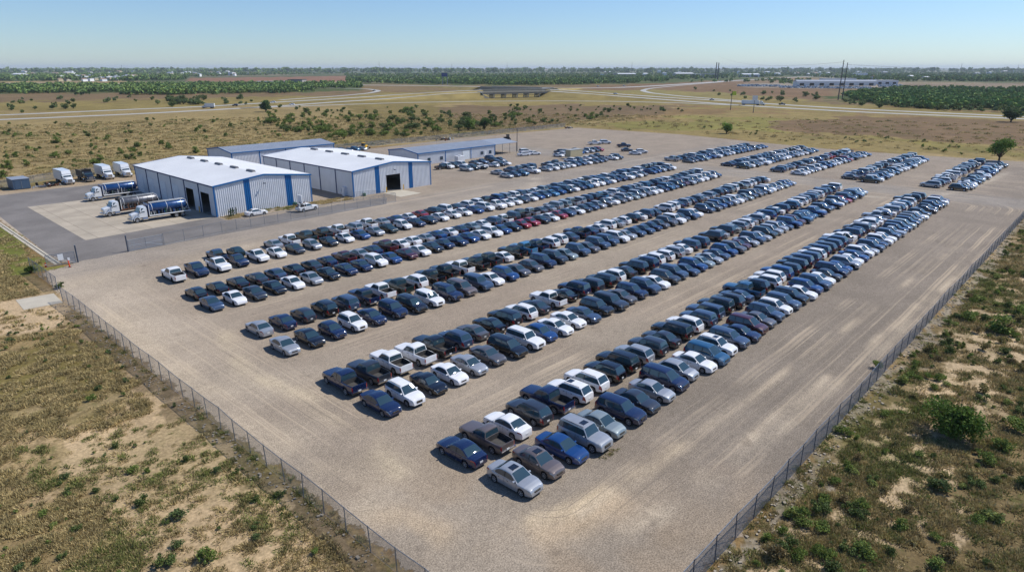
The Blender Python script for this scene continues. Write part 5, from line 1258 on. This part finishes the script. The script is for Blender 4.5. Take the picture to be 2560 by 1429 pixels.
# wires between poles
def wire(a, b_, sag, n=24):
    g = MB(); P = [tuple(a[k]+(b_[k]-a[k])*i/n-(4*sag*(i/n)*(1-i/n) if k == 2 else 0) for k in range(3)) for i in range(n+1)]
    for i in range(n): g.bar(P[i], P[i+1], .10, 'wood_pole', 3)
    return g
a_ = (p1.location.x, p1.location.y, h1*.95); f_ = (*G(1790, 199), 90); g = wire(a_, (*G(1790, 199), PIX and 62), 12)
tag(g.build('power_line'), 'thin power line sagging from the tall pole pair towards the far pole pair', 'power line')
g = wire((p2.location.x, p2.location.y, h2*.95), (*G(2900, 215), 45), 10); tag(g.build('power_line'), 'thin power line running from the tall pole pair to the right edge', 'power line')
o, h_ = upole(1826, 275, 228, 'dark roadside pole carrying a small yellow-green sign', 'sign', .3, False, 'sign_pole'); o.rotation_euler = (0, 0, R_(-47)); g = MB(); g.box(.3, 3.2, -.2, .2, h_-3.0, h_-.2, 'sign_green'); g.build('sign_panel', o)
o, h_ = upole(1883, 282, 250, 'roadside pole carrying a white rectangular billboard in front of the highway', 'sign', .28, False, 'sign_pole'); o.rotation_euler = (0, 0, R_(-47)); g = MB(); g.box(-1.6, 2.1, -.2, .2, h_-.3, h_+3.0, 'sign_white'); g.build('sign_panel', o)
x, y = G(1112, 213); o = empty('billboard', (x, y, 0), R_(-47), 'blue billboard on two legs left of the overpass', 'billboard')
g = MB(); g.box(-5.5, 5.5, -.5, .5, 15, 22, 'billboard_blue'); g.build('panel', o)
for s in (-4, 5): g = MB(); g.bar((s, 0, 0), (s, 0, 14), .7, 'galv', 6); g.build('leg', o)
def bld(u0, u1, v, h, depth, wall, roof, label, gab=True, group=None, cat='building', name='building', doors=0):
    """far building: front edge runs between photo columns u0 and u1 at ground row v"""
    a = G(u0, v); b_ = G(u1, v); d = Vector((b_[0]-a[0], b_[1]-a[1], 0)); W = d.length; o = empty(name, (*a, 0), math.atan2(d.y, d.x), label, cat, group)
    g = MB(); g.box(0, W, 0, depth, 0, h, wall); g.build('wall', o); g = MB(); e = .4
    if gab: g.loft([[(x, -e, h+.02), (x, depth/2, h+min(depth*.14, 3)), (x, depth+e, h+.02)] for x in (-e, W+e)], roof, closed=True)
    else: g.box(-e, W+e, -e, depth+e, h+.02, h+.6, roof)
    g.build('roof', o)
    n = doors or 0
    for i in range(n): g = MB(); xx = W*(i+.5)/n; g.box(xx-W/n*.22, xx+W/n*.22, -.15, 0, .0, h*.6, 'dark_inside'); g.build('door', o)
    return o
bld(1992, 2190, 214.5, 7.5, 18, 'metal_wall_plain', 'roof_grey', 'long grey warehouse behind the far salvage yard', doors=8)
bld(2190, 2245, 211, 7, 25, 'metal_wall', 'roof_white', 'pale open-fronted building right of the long grey warehouse', False, doors=3)
bld(2060, 2140, 208, 9, 25, 'metal_wall_plain', 'roof_white', 'pale shed roof rising behind the long grey warehouse', False)
bld(1690, 1735, 193.5, 12, 60, 'concrete_pale', 'roof_white', 'white warehouse at the left end of the far right industrial row', doors=3); bld(1735, 1760, 193, 10, 50, 'metal_wall', 'roof_white', 'long low white warehouse beside the two close power poles', False); bld(1762, 1794, 194, 12, 50, 'concrete_pale', 'roof_grey', 'pale building at the foot of the two close power poles', False, doors=3)
bld(1858, 1900, 193, 9, 50, 'metal_wall', 'roof_white', 'white shed beyond the right highway curve', doors=2); bld(1545, 1590, 191.5, 9, 60, 'concrete_pale', 'roof_white', 'low white building in the forest right of the overpass')
bld(2145, 2168, 194, 14, 40, 'sign_white', 'roof_white', 'white block building above the far grey warehouse', False, doors=3); bld(720, 756, 212, 9, 30, 'concrete_dark', 'black_trim', 'dark flat building by the highway loop on the left', False, doors=2)
bld(29, 50, 196, 12, 40, 'metal_wall', 'roof_white', 'pale shed at the far left edge of the left town'); bld(640, 720, 211, 5, 25, 'metal_wall', 'roof_white', 'long low pale shed left of the dark flat building', False)
tr_ = random.Random(31)
for (u0, u1, v0, v1, n, lab, grp) in ((120, 290, 195, 204, 34, 'small white building in the row of the far left town', 'white buildings of the far left town'), (290, 410, 193, 202, 14, 'small pale building near the middle of the left town', 'pale mid-town buildings'), (20, 350, 181, 192, 16, 'tiny pale building scattered through the far left woods', 'tiny buildings in the left woods'),
        (400, 620, 184, 192, 16, 'low pale roof beyond the brown ploughed field', 'roofs beyond the ploughed field'), (1500, 1720, 183, 192, 10, 'small pale roof in the far forest right of the overpass', 'roofs in the far forest'), (1820, 2060, 184, 193, 12, 'small pale building on the far right plain', 'pale buildings on the right plain'), (2040, 2540, 181, 200, 14, 'distant pale roof beyond the right-hand woods', 'distant right-hand roofs')):
    for _ in range(n):
        u = tr_.uniform(u0, u1); v = tr_.uniform(v0, v1); wpx = tr_.uniform(3, 12); bld(u, u+wpx, v, tr_.uniform(5, 9)*(1 if v > 192 else 1.6), tr_.uniform(14, 30), tr_.choice(['sign_white', 'concrete_pale', 'metal_wall', 'box_tan']), tr_.choice(['roof_white', 'roof_white', 'roof_grey', 'roof_brown']), lab, tr_.random() < .6, grp)
# far salvage yard cars and highway traffic
fy = []
for _ in range(900):
    u = tr_.uniform(1845, 2180) if tr_.random() < .8 else tr_.uniform(2195, 2255); v = tr_.uniform(214.5, 219)+(u-1845)/330*4-2.5*(u < 1950) if u < 2185 else tr_.uniform(212, 218)
    x, y = G(u, v); fy.append(dict(x=x, y=y, rz=tr_.uniform(-.4, .4)+tr_.choice([0, 1.57]), code=tr_.choice('wwwkgdns')+tr_.choice('suhp')))
fy = [c for c in fy if tr_.random() < .75]
tag(merge_cars('far_salvage_cars', fy), 'hundreds of tiny cars massed before the long grey warehouse on the right horizon', 'parked cars', kind='stuff')
def onroad(u, v, z, code, rz, lab, gr=None): 
    x, y = G(u, v, z); c = make_car(code, x, y, rz, lab, gr, 1); c.location.z = z+.06; return c
onroad(588, 265.5, 0, 'nb', R_(139), 'dark blue SUV alone on the upper carriageway of the left highway')
onroad(730, 262.5, 0, 'ws', R_(139), 'white car on the left highway near the tall roadside tree'); onroad(1539, 236.5, 2.5, 'wv', R_(-70), 'white van on the highway just right of the overpass'); onroad(935, 228, 0, 'ku', R_(100), 'dark car on the left highway loop ramp')
onroad(683, 256.5, 0, 'ws', R_(139), 'small white car on the upper lane of the left highway'); onroad(1780, 250.5, 0, 'ks', R_(-75), 'dark car on the right highway left of the semi truck'); onroad(1955, 262.5, 0, 'kp', R_(-77), 'dark pickup on the right highway right of the semi truck')
for u, v, c in ((1800, 203.5, 'wv'), (1831, 201, 'wb'), (1857, 199.5, 'wv'), (1495, 217, 'wv'), (1560, 215.5, 'wv'), (905, 212.8, 'wv')): onroad(u, v, 0, c, R_(-60), 'small white vehicle on the far highway crossing behind the overpass' if u < 1700 else 'tiny pale vehicle on the highway curving away to the right', 'tiny vehicles on the highway crossing behind the overpass' if u < 1700 else 'tiny vehicles on the highway curving away right')
def semi(u, v, rz, lab, L_=14.5, ck='truck_white'):
    x, y = G(u, v); o = empty('semi_truck', (x, y, .06), rz, lab, 'semi truck'); cab_parts(o, 11., ck); wheels(o, (9.9, 5.6, 4.4, -6, -7.2), .52, .3, 1.05, True)
    g = MB(); g.box(-8.2, 9.8, -.45, .45, .75, 1.05, 'black_trim'); g.build('chassis', o); g = MB(); g.box(-8.5, 6.2, -1.3, 1.3, 1.15, 4.1, 'truck_white'); g.build('trailer', o)
    g = MB(); g.box(6.7, 8.4, -1.15, 1.15, 1., 3.7, ck); g.build('sleeper', o); return o
semi(1879, 263.2, R_(-75), 'white semi trailer truck on the highway behind the white billboard')
x, y = G(521, 270.8); o = box_truck((x, y), R_(139), 'white box truck on the left highway beside the dark blue SUV', name='box_truck'); o.location.z = .06
# ------------------------------------------------------------------ haze, light, sky, camera
g = MB(); g.box(-15000, 30000, -15000, 30000, -1., 95, 'soil'); hz = g.build('haze')
hm = bpy.data.materials.new('haze'); hm.use_nodes = True; N = hm.node_tree.nodes; L = hm.node_tree.links; N.remove(N['Principled BSDF'])
vp = N.new('ShaderNodeVolumePrincipled'); vp.inputs['Color'].default_value = (.80, .90, 1., 1); vp.inputs['Density'].default_value = 6e-5; vp.inputs['Anisotropy'].default_value = .1
L.new(vp.outputs[0], N['Material Output'].inputs['Volume']); hz.data.materials.clear(); hz.data.materials.append(hm); tag(hz, 'thin blue haze over the plain', 'haze', kind='stuff')
AZ = R_(155-180); EL = R_(50)                       # towards the sun, in the lot frame
sv = Vector((math.cos(EL)*math.cos(AZ), math.cos(EL)*math.sin(AZ), math.sin(EL)))
sl = bpy.data.lights.new('sun', 'SUN'); sl.energy = 5.0; sl.angle = R_(.53); sl.color = (1., .955, .88)
so = bpy.data.objects.new('sun', sl); COL.objects.link(so); so.rotation_euler = sv.to_track_quat('Z', 'Y').to_euler()
W = bpy.data.worlds.new('World'); SC.world = W; W.use_nodes = True; N = W.node_tree.nodes; L = W.node_tree.links
sk = N.new('ShaderNodeTexSky'); sk.sky_type = 'NISHITA'; sk.sun_disc = False; sk.sun_elevation = EL; sk.sun_rotation = math.pi/2-AZ
sk.air_density = 1.0; sk.dust_density = .15; sk.ozone_density = 2.; sk.altitude = 200
tn = N.new('ShaderNodeVectorMath'); tn.operation = 'MULTIPLY'; tn.inputs[1].default_value = (.74, .92, 1.20); L.new(sk.outputs[0], tn.inputs[0]); L.new(tn.outputs[0], N['Background'].inputs[0]); N['Background'].inputs[1].default_value = .104
cd = bpy.data.cameras.new('camera'); co = bpy.data.objects.new('camera', cd); COL.objects.link(co); co.location = (0, 0, H)
co.rotation_euler = (R_(90)-TH, 0, R_(43-90)); cd.sensor_width = 36; cd.lens = 36*F/2560; cd.clip_start = .5; cd.clip_end = 90000
SC.camera = co
SC.view_settings.view_transform = 'Standard'; SC.view_settings.look = 'None'; SC.view_settings.exposure = 0.; SC.view_settings.gamma = 1
